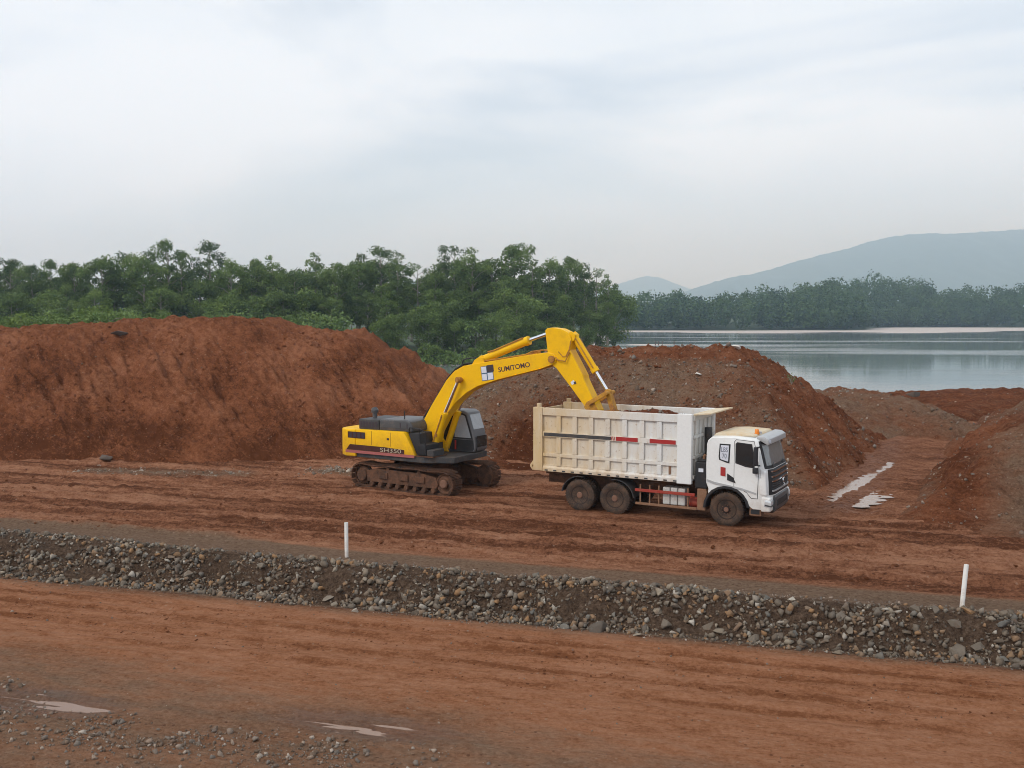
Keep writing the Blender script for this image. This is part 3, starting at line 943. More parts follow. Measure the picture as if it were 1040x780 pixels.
# pale rubble and washed gravel on the far side of the haul road
n = 850
px = np.concatenate([rng.normal(-7.6, 0.7, 350), rng.uniform(-19, -11, n - 350)]); py = np.concatenate([rng.normal(42.0, 0.6, 350), np.zeros(n - 350)])
py[350:] = 42.0 - 0.13 * (px[350:] + 18) + rng.normal(0, 0.5, n - 350)
pz = ground(px, py)
sz = np.clip(0.03 + rng.exponential(0.05, n), 0, 0.3); sz[:350] *= 1.5
scatter('pale_rubble', np.stack([px, py, pz], -1), sz, M['rubble'], upper_road)
# loose gravel along the near edge of the lower road
n = 15000
s = rng.uniform(-26, 10, n)
t = 15.0 - 0.055 * (s + 8) + 0.35 * np.sin(s * 0.7) - np.abs(rng.normal(0, 0.8, n)) + rng.normal(0, 0.18, n)
keep = rng.random(n) < np.clip(0.35 + 0.9 * perlin(s * 0.8, t * 0.9, 77) + 0.5 * (t < 14.4), 0.05, 1)
s, t = s[keep], t[keep]
x, y, z = on_ground(s, t)
sz = np.clip(0.022 + rng.exponential(0.032, len(s)), 0, 0.17)
scatter('loose_gravel', np.stack([x, y, z + sz * 0.1], -1), sz, M['pebble'], lower_road)
n = 2600
s = rng.uniform(-30, 16, n); t = t_toe(s) - np.abs(rng.normal(0, 0.22, n))
t[:900] = rng.uniform(14.5, 21.5, 900)
x, y, z = on_ground(s, t)
scatter('scattered_pebbles', np.stack([x, y, z], -1), np.clip(0.015 + rng.exponential(0.022, n), 0, 0.11), M['pebble'], lower_road)

# crumbs of mud dropped along the wheel tracks of the lower road
n = 5200
s = rng.uniform(-30, 16, n)
t0 = rng.choice([20.55, 19.5, 21.3, 18.6, 20.2, 19.1], n, p=[0.27, 0.2, 0.22, 0.09, 0.12, 0.10])
t = t0 + 0.15 * perlin(s * 0.06, s * 0, 60) + rng.normal(0, 0.10, n)
kp = perlin(s * 0.35, t0 * 3, 202) + rng.normal(0, 0.2, n) > 0.0
s, t = s[kp], t[kp]
x, y, z = on_ground(s, t)
scatter('mud_crumbs', np.stack([x, y, z - 0.004], -1), np.clip(0.02 + rng.exponential(0.026, len(s)), 0, 0.13), M['clod'], lower_road, 0.6)

# ------------------------------------------------------------------ heaps
def heap(name, label, xs, ys, hf, mixf, mat, pebbles=0, psize=(0.03, 0.05), pmask=None, pmat='pebble', pmin=None):
    X, Y = np.meshgrid(xs, ys)
    G = ground(X, Y, False)
    Z = hf(X, Y)
    low = Z < G - 0.35
    Zc = np.maximum(Z, G - 0.35)
    F = grid_faces(len(xs), len(ys))
    F = F[~low.reshape(-1)[F].all(1)]
    V = np.stack([X, Y, Zc], -1).reshape(-1, 3)
    used = np.zeros(len(V), bool); used[F.ravel()] = True
    idx = np.cumsum(used) - 1
    me = np_mesh(name, V[used], idx[F], True, {'mix': mixf(X, Y, Z).reshape(-1, 3)[used]})
    o = link(name, me, mat)
    tag(o, label, 'mound')
    if pebbles:
        px = rng.uniform(xs[0], xs[-1], pebbles * 4); py = rng.uniform(ys[0], ys[-1], pebbles * 4)
        pz = hf(px, py)
        ok = pz > ground(px, py, False) + 0.02
        if pmask is not None: ok &= rng.random(len(px)) < pmask(px, py, pz)
        px, py, pz = px[ok][:pebbles], py[ok][:pebbles], pz[ok][:pebbles]
        sz = np.clip(psize[0] + rng.exponential(psize[1], len(px)), 0, 0.34)
        scatter('loose_stones', np.stack([px, py, pz + sz * 0.12], -1), sz, M[pmat], o)
    return o

def lumps(X, Y, seed, k=1.0):
    return k * (0.26 * fbm(X * 0.7, Y * 0.7, 3, seed) + 0.10 * fbm(X * 2.3, Y * 2.3, 3, seed + 20, 0.6) + 0.16 * (0.28 - np.abs(perlin(X * 1.7, Y * 1.7, seed + 9))) + 0.05 * np.maximum(0, perlin(X * 3.6, Y * 3.6, seed + 31) - 0.15))

def heap_red(X, Y):
    toe = 45.0 + 0.8 * perlin(X * 0.16, X * 0, 90) + 0.3 * perlin(X * 0.6, X * 0, 91)
    front = (Y - toe) * 0.70
    crest = np.interp(X, [-60, -40, -29, -25, -22.3, -20.6, -14.6, -12.6, -9.5, -7.2, -5], [5.4, 5.6, 5.75, 5.95, 6.25, 6.42, 6.35, 5.75, 5.40, 5.1, 4.8])
    right = 4.35 - (X + 7.4) * 0.70 - 0.10 * (54 - Y) * (Y < 54)
    back = (73 - Y) * 0.6
    # bench half-way up on the left
    bench = 0.55 * sstep(-20, -26, X) * np.exp(-((Y - 51.0) / 2.0) ** 2)
    h = smin(smin(front, crest + 0.012 * (Y - 54), 0.9), smin(right, back, 0.5), 0.6)
    u = 0.80 * X + 0.60 * Y; v = -0.60 * X + 0.80 * Y
    face = np.clip(1 - np.abs(h - 3.4) / 3.8, 0, 1)
    stre = face * (0.60 * perlin(u * 0.5, v * 0.15, 92) + 0.50 * (0.3 - np.abs(perlin(u * 1.1, v * 0.28, 93))) + 0.20 * (0.3 - np.abs(perlin(u * 2.6, v * 0.7, 97))) + 0.12 * perlin(u * 4.2, v * 1.4, 94))
    rill = -0.22 * np.exp(-(perlin(u * 0.38, v * 0.07, 98) / 0.075) ** 2) * face - 0.16 * np.exp(-(perlin(u * 0.95, v * 0.16, 99) / 0.09) ** 2) * face
    return h + bench + stre + rill + lumps(X, Y, 95, 0.95) * (0.35 + 0.65 * sstep(0.1, 0.9, h))
def mix_red(X, Y, Z):
    g = 0.10 + 0.0 * X
    d = np.clip(0.35 + 0.6 * perlin(X * 0.3, Z * 0.6, 96) + 0.5 * sstep(3.0, 0.5, Z), 0, 1)
    return np.stack([g, d, 0 * g], -1)
red_heap = heap('soil_mound', 'long red laterite soil mound behind the excavator tail, bare and nearly stone free',
     spaced((-64, -34, 0.5), (-34, 5, 0.10)), spaced((43.5, 57, 0.085), (57, 75, 0.5)), heap_red, mix_red, M['mound'], 500, (0.03, 0.04), None)

def heap_grav(X, Y):
    Xw = X + 0.5 * perlin(X * 0.3, Y * 0.3, 100); Yw = Y + 0.5 * perlin(X * 0.3, Y * 0.3, 101)
    f = (Xw + 1) * 0.40 + (Yw - 43) * 0.916
    front = f * 0.62
    crest = np.interp(X, [-8, 0, 3, 5.2, 8, 10.5, 11.6, 20], [4.4, 4.6, 4.85, 5.0, 5.1, 5.2, 5.15, 5.0]) + 0.05 * perlin(X * 0.8, Y * 0.8, 102)
    right = (-9.9 - (0.85 * Xw - 0.53 * Yw)) * 0.90
    left = 3.15 + (Xw + 0.94) * 0.55
    back = (15.5 - f) * 0.9
    h = smin(smin(front, crest, 0.35), smin(right, smin(left, back, 0.4), 0.4), 0.35)
    dig = np.exp(-(((X - 1.3) / 2.6) ** 2 + ((Y - 44.0) / 2.3) ** 2))
    h = h - 1.7 * dig * sstep(0, 1.5, h)
    u = 0.53 * X + 0.85 * Y; v = 0.85 * X - 0.53 * Y
    rf = sstep(0.4, -0.6, right - front)
    h = h + rf * (0.22 * perlin(u * 1.0, v * 0.16, 103) + 0.12 * perlin(u * 2.6, v * 0.35, 104) - 0.22 * np.exp(-(perlin(u * 0.7, v * 0.10, 108) / 0.08) ** 2))
    return h + lumps(X, Y, 105, 0.85) * (0.3 + 0.7 * sstep(0.0, 0.8, h))
def mix_grav(X, Y, Z):
    f = (X + 1) * 0.40 + (Y - 43) * 0.916
    right = (-9.94 - (0.85 * X - 0.53 * Y)) * 0.90
    g = 0.50 * sstep(-1.2, 1.6, right - f * 0.62) + 0.22 + 0.25 * fbm(X * 0.35, Y * 0.35, 3, 107)
    dig = np.exp(-(((X - 1.6) / 2.5) ** 2 + ((Y - 44.0) / 2.6) ** 2))
    g = g * (1 - 1.1 * np.clip(dig * 1.5, 0, 0.9))
    cap = sstep(4.35, 4.8, Z) * sstep(3, 5, X)
    g = g * (1 - 0.75 * cap)
    d = np.clip(0.35 + 1.2 * dig + 0.4 * perlin(X * 0.4, Y * 0.4, 106), 0, 1)
    return np.stack([np.clip(g, 0, 1), d, 0 * g], -1)
def pm_grav(X, Y, Z):
    g = mix_grav(X, Y, Z)[:, 0]
    return np.clip(g * 1.6, 0.03, 1)
grav_heap = heap('gravel_mound', 'stony brown and red mound behind the dump truck, with a flat top',
     spaced((-9, 20, 0.085)), spaced((35.5, 52, 0.085), (52, 64, 0.3)), heap_grav, mix_grav, M['gravel_mound'], 8500, (0.035, 0.055), pm_grav)

def heap_right(X, Y):
    Xw = X + 0.6 * perlin(X * 0.25, Y * 0.25, 110); Yw = Y + 0.6 * perlin(X * 0.25, Y * 0.25, 111)
    f = (Xw - 11.6) * 0.50 + (Yw - 31.6) * 0.866
    l = (Xw - 12.6) * 0.88 - (Yw - 31.9) * 0.47
    front = f * 0.34
    left = l * 0.62
    crest = 3.35 + 0.03 * (X - 20) + 0.2 * perlin(X * 0.2, Y * 0.2, 112)
    back = (58 - Y) * 0.5
    h = smin(smin(front, left, 0.5), smin(crest, back, 0.6), 0.8)
    uu = X * 0.875 - Y * 0.485; vv = X * 0.485 + Y * 0.875
    fur = sstep(0.6, -0.8, left - front)
    h = h + 0.20 * fur * perlin(uu * 0.9, vv * 0.08, 113) + 0.05 * perlin(uu * 2.2, vv * 0.2, 114)
    return h + lumps(X, Y, 115, 1.0) * (0.3 + 0.7 * sstep(0, 0.6, h))
def mix_right(X, Y, Z):
    uu = X * 0.875 - Y * 0.485; vv = X * 0.485 + Y * 0.875
    g = np.clip(0.38 + 0.45 * perlin(uu * 0.45, vv * 0.09, 116), 0, 1)
    d = np.clip(0.4 + 0.8 * perlin(uu * 0.6, vv * 0.1, 117), 0, 1)
    return np.stack([g, d, 0 * g], -1)
heap('gravel_mound', 'stony spoil mound rising beside the rutted side track with puddles',
     spaced((10, 32, 0.085), (32, 52, 0.5)), spaced((26, 46, 0.085), (46, 62, 0.3)), heap_right, mix_right, M['gravel_mound'], 5500, (0.03, 0.05), None)

def heap_berm(X, Y):
    crest = np.interp(X, [8, 14, 16.5, 22, 25.5, 28], [1.0, 1.6, 1.95, 2.0, 1.9, 1.2]) + 0.12 * perlin(X * 0.5, Y * 0.5, 120)
    front = (Y - 49.0 - 0.8 * perlin(X * 0.25, X * 0, 121)) * 0.40 + 0.1
    right = (26.0 - X) * 0.6
    back = (67 - Y) * 0.5
    h = smin(smin(front, crest, 0.6), smin(right, back, 0.5), 0.5)
    return h + lumps(X, Y, 122, 0.8)
def mix_berm(X, Y, Z):
    g = np.clip(0.62 + 0.4 * perlin(X * 0.3, Y * 0.3, 123), 0, 1)
    return np.stack([g, 0.4 + 0 * g, 0 * g], -1)
berm = heap('gravel_mound', 'low flat brown spoil berm at the edge of the lagoon',
     spaced((8, 30, 0.11)), spaced((47, 60, 0.11), (60, 70, 0.4)), heap_berm, mix_berm, M['gravel_mound'], 1300, (0.04, 0.06), None)

def heap_back(X, Y):
    crest = 1.45 + 0.12 * perlin(X * 0.3, Y * 0.3, 130) + 0.02 * (X - 30)
    front = (Y - 57.5 - 0.7 * perlin(X * 0.25, X * 0, 131)) * 0.5 + 0.9
    left = (X - 24.0) * 0.5
    back = (72 - Y) * 0.5
    h = smin(smin(front, crest, 0.5), smin(left, back, 0.5), 0.5)
    return h + lumps(X, Y, 132, 0.7)
def mix_back(X, Y, Z):
    g = 0.2 + 0 * X
    return np.stack([g, 0.7 + 0 * g, 0 * g], -1)
heap('soil_mound', 'low red soil bank at the head of the side track by the lagoon',
     spaced((22, 48, 0.15)), spaced((55, 66, 0.14), (66, 74, 0.4)), heap_back, mix_back, M['gravel_mound'], 200, (0.03, 0.05), None)

def clods(o, hf, xs, ys, n, mat, name='soil_clods', mx=0.34, mean=0.055):
    px = rng.uniform(*xs, n * 3); py = rng.uniform(*ys, n * 3); pz = hf(px, py)
    ok = (pz > ground(px, py, False) + 0.02) & (perlin(px * 0.5, py * 0.5, 200) + rng.normal(0, 0.25, len(px)) > -0.1)
    px, py, pz = px[ok][:n], py[ok][:n], pz[ok][:n]
    sz = np.clip(0.04 + rng.exponential(mean, len(px)), 0, mx)
    scatter(name, np.stack([px, py, pz], -1), sz, mat, o)
clods(red_heap, heap_red, (-36, 4), (44, 57), 7000, M['mound'])
clods(grav_heap, heap_grav, (-8, 19), (36, 51), 4000, M['gravel_mound'])

def lone_stone(name, label, X, Y, sz, proto, mat, hf, dz=0.2, sc=(1, 1, 1), rz=0.4):
    me = PMESH[proto].copy(); me.materials.clear(); me.materials.append(mat)
    o = link(name, me)
    o.location = (X, Y, float(hf(np.array([X]), np.array([Y]))[0]) + sz * dz)
    o.scale = (sz * sc[0], sz * sc[1], sz * sc[2]); o.rotation_euler = (0.2, 0.1, rz)
    return tag(o, label, 'rock')
lone_stone('boulder', 'dark boulder sitting on the top edge of the lagoon berm', 22.9, 56.0, 0.95, 3, M['dark_stone'], heap_berm, 0.45, (1.2, 1, 0.9))
lone_stone('rock', 'white rock on the top edge of the stony mound', 10.7, 46.9, 0.46, 5, M['pale_stone'], heap_grav, 0.35, (1.2, 1, 0.9))
lone_stone('rock', 'white rock stuck in the upper slope of the stony mound', 8.6, 45.3, 0.42, 8, M['pale_stone'], heap_grav, 0.2, (0.8, 1.3, 1.0))
lone_stone('boulder', 'brown boulder at the foot of the red soil mound', -18.6, 45.0, 0.75, 6, M['dark_stone'], lambda X, Y: np.maximum(heap_red(X, Y), ground(X, Y)), 0.15, (1.2, 1, 0.7))
lone_stone('boulder', 'dark flat boulder stuck near the top of the red soil mound', -21.2, 53.2, 0.85, 10, M['dark_stone'], heap_red, 0.1, (1.3, 1, 0.6))

# ------------------------------------------------------------------ trees
def quads_from(C, Nn, size, r):
    """leaf-sized folded faces: centres C, normals Nn"""
    n = len(C)
    a = np.cross(Nn, r.normal(size=(n, 3))); a /= np.linalg.norm(a, axis=1)[:, None] + 1e-9
    b = np.cross(Nn, a)
    s = size[:, None]
    el = r.uniform(0.55, 0.9, n)[:, None]
    P = np.stack([C - a * s * 0.5, C + b * s * 0.5 * el - Nn * s * 0.12, C + a * s * 0.5, C - b * s * 0.5 * el - Nn * s * 0.12], 1)
    return P

def crown_mesh(name, clumps, per, leaf, seed, mat, flat=0.75):
    r = np.random.default_rng(seed)
    Ps, At = [], []
    for (cx, cy, cz, rad) in clumps:
        n = int(per * (rad / 1.6) ** 2)
        d = r.normal(size=(n, 3)); d /= np.linalg.norm(d, axis=1)[:, None]
        rr = rad * (0.45 + 0.55 * r.random(n) ** 0.5) * (1 + 0.22 * r.normal(size=n) * 0.6)
        C = np.array([cx, cy, cz]) + d * rr[:, None] * np.array([1, 1, flat])
        C[:, 2] += 0.10 * rad * perlin(C[:, 0] * 1.3, C[:, 1] * 1.3, seed)
        nn = d * 0.7 + r.normal(size=(n, 3)) * 0.75 + np.array([0, 0, 0.35]); nn /= np.linalg.norm(nn, axis=1)[:, None]
        Ps.append(quads_from(C, nn, leaf * r.uniform(0.65, 1.35, n), r))
        base = r.uniform(0.08, 0.95)
        At.append(np.clip(base + r.normal(size=n) * 0.16, 0, 1))
    P = np.concatenate(Ps); a = np.repeat(np.concatenate(At), 4)
    me = np_mesh(name, P.reshape(-1, 3), np.arange(len(P) * 4).reshape(-1, 4), False, {'rnd': np.stack([a, a, a], -1)})
    me.materials.append(mat)
    return me

def tree_proto(kind, seed, mat):
    r = random.Random(seed)
    mb = MB(); clumps = []
    if kind == 'umbrella':        # tall bare trunk, open spreading head
        h, t0, nl, reach, crad = 20.0, 0.56, 13, 3.7, (1.0, 1.6)
    elif kind == 'broad':
        h, t0, nl, reach, crad = 17.0, 0.32, 16, 3.3, (1.1, 1.8)
    elif kind == 'slim':
        h, t0, nl, reach, crad = 18.0, 0.38, 13, 2.0, (0.8, 1.3)
    elif kind == 'sparse':
        h, t0, nl, reach, crad = 19.0, 0.60, 7, 3.0, (0.7, 1.15)
    elif kind == 'under':
        h, t0, nl, reach, crad = 11.0, 0.18, 12, 3.6, (1.4, 2.2)
    elif kind == 'young':
        h, t0, nl, reach, crad = 9.0, 0.15, 13, 2.4, (0.9, 1.5)
    else:                         # bush
        h, t0, nl, reach, crad = 5.0, 0.08, 9, 2.2, (0.9, 1.5)
    bend = [r.uniform(-0.5, 0.5), r.uniform(-0.5, 0.5)]
    def trunk(f): return Vector((bend[0] * math.sin(f * 3) * h * 0.03, bend[1] * math.sin(f * 2.4) * h * 0.03, h * f))
    tr = 0.012 * h + 0.06
    mb.tube([trunk(f) for f in (0, 0.05, 0.2, 0.4, 0.6, 0.8, 0.93)], [tr * 1.5, tr * 1.1, tr, tr * 0.8, tr * 0.55, tr * 0.3, tr * 0.12], 7)
    for i in range(nl):
        f = t0 + (0.94 - t0) * (i + r.random() * 0.6) / nl
        az = i * 2.4 + r.uniform(-0.4, 0.4)
        prof = math.sin(math.pi * min(1, max(0.0, (f - t0 * 0.85) / (1.12 - t0 * 0.85)))) ** 0.6
        L = reach * prof * r.uniform(0.65, 1.1)
        p0 = trunk(f * 0.93)
        p2 = p0 + Vector((math.cos(az) * L, math.sin(az) * L, L * r.uniform(0.35, 0.7)))
        p1 = (p0 + p2) / 2 + Vector((0, 0, 0.12 * L))
        lr = tr * 0.42 * (1.15 - f)
        mb.tube([p0, p1, p2], [lr + 0.04, lr * 0.6 + 0.03, 0.03], 5)
        clumps.append((p2.x, p2.y, p2.z, r.uniform(*crad)))
        for _ in range(2):
            q = p1.lerp(p2, r.uniform(0.3, 1.0)) + Vector((r.uniform(-1, 1), r.uniform(-1, 1), r.uniform(-0.3, 0.9))) * crad[0] * 0.9
            clumps.append((q.x, q.y, q.z, r.uniform(*crad) * 0.75))
    top = trunk(0.95)
    for _ in range(3):
        clumps.append((top.x + r.uniform(-1, 1), top.y + r.uniform(-1, 1), top.z - r.uniform(0, 1.2) + (0.4 if kind != 'bush' else 0), r.uniform(*crad) * 0.8))
    zm = max(c[2] + c[3] * 0.7 for c in clumps)
    me_t = bpy.data.meshes.new('trunk'); me_t.from_pydata(mb.v, [], mb.f)
    for p in me_t.polygons: p.use_smooth = True
    me_t.materials.append(M['bark'])
    dens = {'umbrella': 135, 'broad': 165, 'slim': 150, 'sparse': 100, 'under': 160, 'bush': 150, 'young': 190}[kind]
    lf = {'bush': 0.34, 'under': 0.36, 'young': 0.26}.get(kind, 0.37)
    return me_t, crown_mesh('crown', clumps, dens, lf, seed, mat), zm

PRO = {}
for k, mats, cnt in (('umbrella', ('leaf_dark',), 3), ('broad', ('leaf_dark', 'leaf_mid'), 4), ('slim', ('leaf_dark',), 2), ('sparse', ('leaf_dark',), 2),
                     ('under', ('leaf_mid', 'leaf_dark'), 3), ('bush', ('leaf_light', 'leaf_mid'), 4), ('young', ('leaf_light', 'leaf_mid'), 3)):
    PRO[k] = [tree_proto(k, 100 + 13 * i + len(k), M[mats[i % len(mats)]]) for i in range(cnt)]
LAB = {'umbrella': ('tree', 'tall tree with bare trunk and open spreading crown standing above the lakeside wood', 'tree', 'tall open crowned trees of the lakeside wood'),
       'broad': ('tree', 'big dense dark green round crowned tree of the lakeside wood', 'tree', 'dense broad trees of the lakeside wood'),
       'slim': ('tree', 'tall narrow dark tree standing among the broad trees of the lakeside wood', 'tree', 'narrow trees of the lakeside wood'),
       'sparse': ('tree', 'thin spindly tree with few leaf tufts poking above the lakeside wood', 'tree', 'spindly trees of the lakeside wood'),
       'under': ('tree', 'short leafy tree of mid green at the front of the lakeside wood', 'tree', 'short trees at the edge of the lakeside wood'),
       'young': ('tree', 'bright leafy young tree peeking over the crest of the long red soil mound', 'tree', 'young trees just behind the red mound'),
       'bush': ('bush', 'low bright green bush at the foot of the lakeside wood', 'bush', 'bright bushes at the edge of the lakeside wood')}
def plant(kind, i, x, y, top=None, scale=1.0, squash=1.0, z=None):
    mt, mc, zm = PRO[kind][i % len(PRO[kind])]
    nm, lab, cat, grp = LAB[kind]
    z = float(forest_ground(np.array([x]), np.array([y]))[0]) if z is None else z
    sc = (top - z) / zm if top is not None else scale
    e = empty(nm, (x, y, z - 0.1), random.uniform(0, 6.28))
    e.scale = (sc * squash, sc * squash, sc)
    tag(e, lab, cat, grp)
    link('trunk', mt, None, e)
    link('crown', mc, None, e)
    return e
def at_px(px, Y): return (px - 520) / 1000 * Y
# the skyline trees, where the wood's outline shows them
SKY = [(-30, 262, 'broad', 178), (14, 261, 'umbrella', 182), (34, 268, 'broad', 176), (52, 263, 'umbrella', 184), (78, 266, 'broad', 180), (105, 262, 'broad', 176),
       (128, 256, 'broad', 180), (148, 258, 'broad', 175), (172, 244, 'umbrella', 185), (186, 256, 'slim', 178), (216, 245, 'umbrella', 184), (236, 262, 'broad', 176),
       (262, 262, 'broad', 182), (277, 259, 'slim', 178), (300, 272, 'broad', 176), (322, 256, 'slim', 184), (342, 266, 'broad', 178), (366, 264, 'broad', 184),
       (386, 250, 'umbrella', 188), (404, 262, 'slim', 182), (424, 268, 'sparse', 186), (442, 276, 'broad', 190), (462, 248, 'umbrella', 192), (480, 257, 'broad', 186),
       (500, 262, 'broad', 192), (522, 247, 'broad', 196), (540, 262, 'slim', 190), (558, 262, 'broad', 200), (578, 260, 'broad', 204), (594, 266, 'slim', 208),
       (606, 272, 'sparse', 214), (617, 278, 'slim', 222), (624, 290, 'under', 232)]
for i, (px, py, k, Yd) in enumerate(SKY):
    plant(k, i, at_px(px, Yd), Yd, top=6.7 + (320 - py) / 1000 * Yd * 1.0, squash=random.uniform(0.85, 1.1))
cnt = 0
for rank, (dy, hl, hh, kinds, step) in enumerate(((95, 13, 17, ('broad', 'broad'), 6.0), (65, 13, 17, ('broad', 'broad', 'slim'), 5.6), ( 36, 12, 17, ('broad', 'broad', 'slim'), 4.6), (24, 10, 14.5, ('broad', 'under', 'broad', 'slim'), 4.6),
                                                  (15, 8, 11.5, ('under', 'broad'), 4.8), (9, 5, 8.0, ('under', 'under', 'bush'), 4.2), (5, 2.2, 4.6, ('bush', 'bush', 'under'), 3.2))):
    x = -112.0
    while x < 24:
        xx = x + random.uniform(-1.2, 1.2)
        Yf = 150 + 0.06 * (xx + 40) + 34 * float(sstep(-6, 26, xx))
        yy = Yf + 7 + dy + random.uniform(-2.5, 2.5)
        if xx < 0.108 * yy - 1.0:
            kd = random.choice(kinds)
            g0 = float(forest_ground(np.array([xx]), np.array([yy]))[0])
            if g0 > WZ - 0.1:
                plant(kd, cnt, xx, yy, top=g0 + random.uniform(hl, hh), squash=random.uniform(0.9, 1.25)); cnt += 1
        x += step * random.uniform(0.8, 1.2)
for i, (px, py, Yd) in enumerate(((-12, 318, 84), (22, 314, 86), (48, 318, 83), (70, 312, 88), (92, 306, 92), (112, 312, 86), (136, 312, 90), (160, 317, 84), (-40, 312, 88), (-70, 316, 84))):
    x_ = at_px(px, Yd)
    e = plant('young', i, x_, Yd, top=6.7 + (320 - py) / 1000 * Yd, squash=1.1, z=float(ground(x_, Yd)))
    tag(e, 'bright leafy young tree peeking over the crest of the long red soil mound', 'tree', 'young trees just behind the red mound')
# grass and low growth along the near shore
n = 16000
r2 = np.random.default_rng(5)
xx = r2.uniform(-115, 24, n)
Yf = 150 + 0.06 * (xx + 40) + 34 * sstep(-6, 26, xx) + 6 * perlin(xx * 0.04, xx * 0, 60)
yy = Yf + 6.5 + np.abs(r2.normal(0, 4.5, n))
ok = xx < 0.112 * yy - 0.5
xx, yy = xx[ok], yy[ok]
zz = forest_ground(xx, yy) + np.abs(r2.normal(0, 0.75, len(xx)))
C = np.stack([xx, yy, zz], -1)
nn = r2.normal(size=(len(xx), 3)); nn /= np.linalg.norm(nn, axis=1)[:, None]
Pq = quads_from(C, nn, r2.uniform(0.3, 0.7, len(xx)), r2)
a = np.repeat(np.clip(0.5 + r2.normal(0, 0.22, len(xx)), 0, 1), 4)
und = link('undergrowth', np_mesh('undergrowth', Pq.reshape(-1, 3), np.arange(len(Pq) * 4).reshape(-1, 4), False, {'rnd': np.stack([a, a, a], -1)}), M['leaf_light'])
tag(und, 'tangled bright green low growth along the shore under the lakeside wood', 'undergrowth', None, 'stuff')

# far wood across the lagoon: one mass
r3 = np.random.default_rng(8)
nt_ = 1500
fx = r3.uniform(-60, 620, nt_)
fd = np.abs(r3.normal(0, 1, nt_)) * 60 + r3.uniform(2, 14, nt_)
fd[:420] = r3.uniform(1, 10, 420); fx[:420] = r3.uniform(20, 520, 420)
fy = far_front(fx) + fd
fz = far_ground(fx, fy)
fh = r3.uniform(13, 19, nt_) + 3.5 * perlin(fx * 0.03, fy * 0.03, 140)
fh[:420] *= 0.72
fh[::23] *= 1.18
per = 150
cc = np.repeat(np.stack([fx, fy, fz], -1), per, 0)
hh = np.repeat(fh, per)
d = r3.normal(size=(nt_ * per, 3)); d /= np.linalg.norm(d, axis=1)[:, None]
rad = np.stack([0.24 * hh, 0.24 * hh, 0.42 * hh], -1) * np.repeat(r3.uniform(0.8, 1.25, (nt_, 1)), per, 0)
lump = 1 + 0.30 * perlin(d[:, 0] * 2.2 + cc[:, 0], d[:, 2] * 2.2 + d[:, 1] * 2 + cc[:, 1], 141)
C = cc + d * rad * (lump * r3.uniform(0.6, 1.0, nt_ * per) ** 0.4)[:, None] + np.array([0, 0, 0.56])[None] * hh[:, None]
nn = d + r3.normal(size=d.shape) * 0.6; nn /= np.linalg.norm(nn, axis=1)[:, None]
Pq = quads_from(C, nn, r3.uniform(1.0, 1.9, len(C)), r3)
a = np.repeat(np.clip(np.repeat(r3.uniform(0.2, 0.75, nt_), per) + r3.normal(0, 0.15, len(C)), 0, 1), 4)
fw_ = link('far_wood', np_mesh('far_wood', Pq.reshape(-1, 3), np.arange(len(Pq) * 4).reshape(-1, 4), False, {'rnd': np.stack([a, a, a], -1)}), M['leaf_far'])
tag(fw_, 'hazy green wood lining the far side of the lagoon', 'wood', None, 'stuff')

# small weed showing past the shoulder of the stony mound
def weed(x, y, z, h, seed, label):
    r = random.Random(seed); rr = np.random.default_rng(seed)
    e = empty('weed', (x, y, z)); tag(e, label, 'plant')
    mb = MB(); clumps = []
    for i in range(6):
        a = i * 1.05 + r.uniform(-0.3, 0.3); L = h * r.uniform(0.6, 1.0)
        tip = (math.cos(a) * L * 0.45, math.sin(a) * L * 0.45, L)
        mb.tube([(0, 0, 0), (tip[0] * 0.35, tip[1] * 0.35, L * 0.55), tip], [0.02, 0.014, 0.006], 5)
        for k in range(3):
            f = 0.5 + 0.25 * k
            clumps.append((tip[0] * f, tip[1] * f, L * f, 0.22 * h))
    mb.build('stem', M['bark'], e)
    me = crown_mesh('leaves', clumps, 700, 0.16 * h, seed, M['leaf_light'])
    link('leaves', me, None, e)
wx, wy = 13.35, 46.9
weed(wx, wy, float(heap_grav(np.array([wx]), np.array([wy]))[0]) - 0.02, 0.5, 5, 'small green weed growing on the lagoon side of the stony mound')

for i, px in enumerate((665.5, 668.5, 672.5, 684.5)):
    yy_ = 268 + i * 1.5
    mb = MB()
    mb.tube([(0, 0, -0.4), (0.03, 0, 0.5), (0.0, 0.02, 0.95)], [0.16, 0.14, 0.11], 7)
    mb.tube([(0.0, 0, 0.55), (0.28, 0.02, 0.72)], [0.08, 0.05], 6)
    o = mb.build('stump', M['dark_stone'])
    o.location = (at_px(px, yy_), yy_, WZ + 0.12)
    tag(o, 'short dark wooden stump on the pale sand spit', 'stump', 'stumps on the sand spit')

# ------------------------------------------------------------------ white marker posts on the bank
def marker(x, y, h, lean, label):
    e = empty('marker_post', (x, y, float(ground(x, y)) - 0.02)); e.rotation_euler = (0.0, lean, 0.3)
    mb = MB(); n = 16; V = []; F = []
    for r_, z_ in ((0.052, -0.25), (0.052, h), (0.042, h), (0.042, h - 0.25)):
        for k in range(n):
            V.append((r_ * math.cos(2 * math.pi * k / n), r_ * math.sin(2 * math.pi * k / n), z_))
    for i in range(3):
        for k in range(n): F.append((i * n + k, i * n + (k + 1) % n, (i + 1) * n + (k + 1) % n, (i + 1) * n + k))
    F.append(tuple(range(3 * n, 4 * n)))
    mb.add(V, F); mb.build('pipe', M['post'], e, 0, True)
    b2 = MB()
    for k in range(9):
        a = k * 0.7
        b2.tube([(0.05 * math.cos(a), 0.05 * math.sin(a), 0.02), (0.13 * math.cos(a), 0.13 * math.sin(a), 0.0)], [0.05, 0.015], 5)
    b2.build('packed_stones', M['pebble'], e)
    tag(e, label, 'post')
marker(-4.56, 26.75, 1.02, 0.0, 'upright white plastic marker post on the bank, on the excavator side')
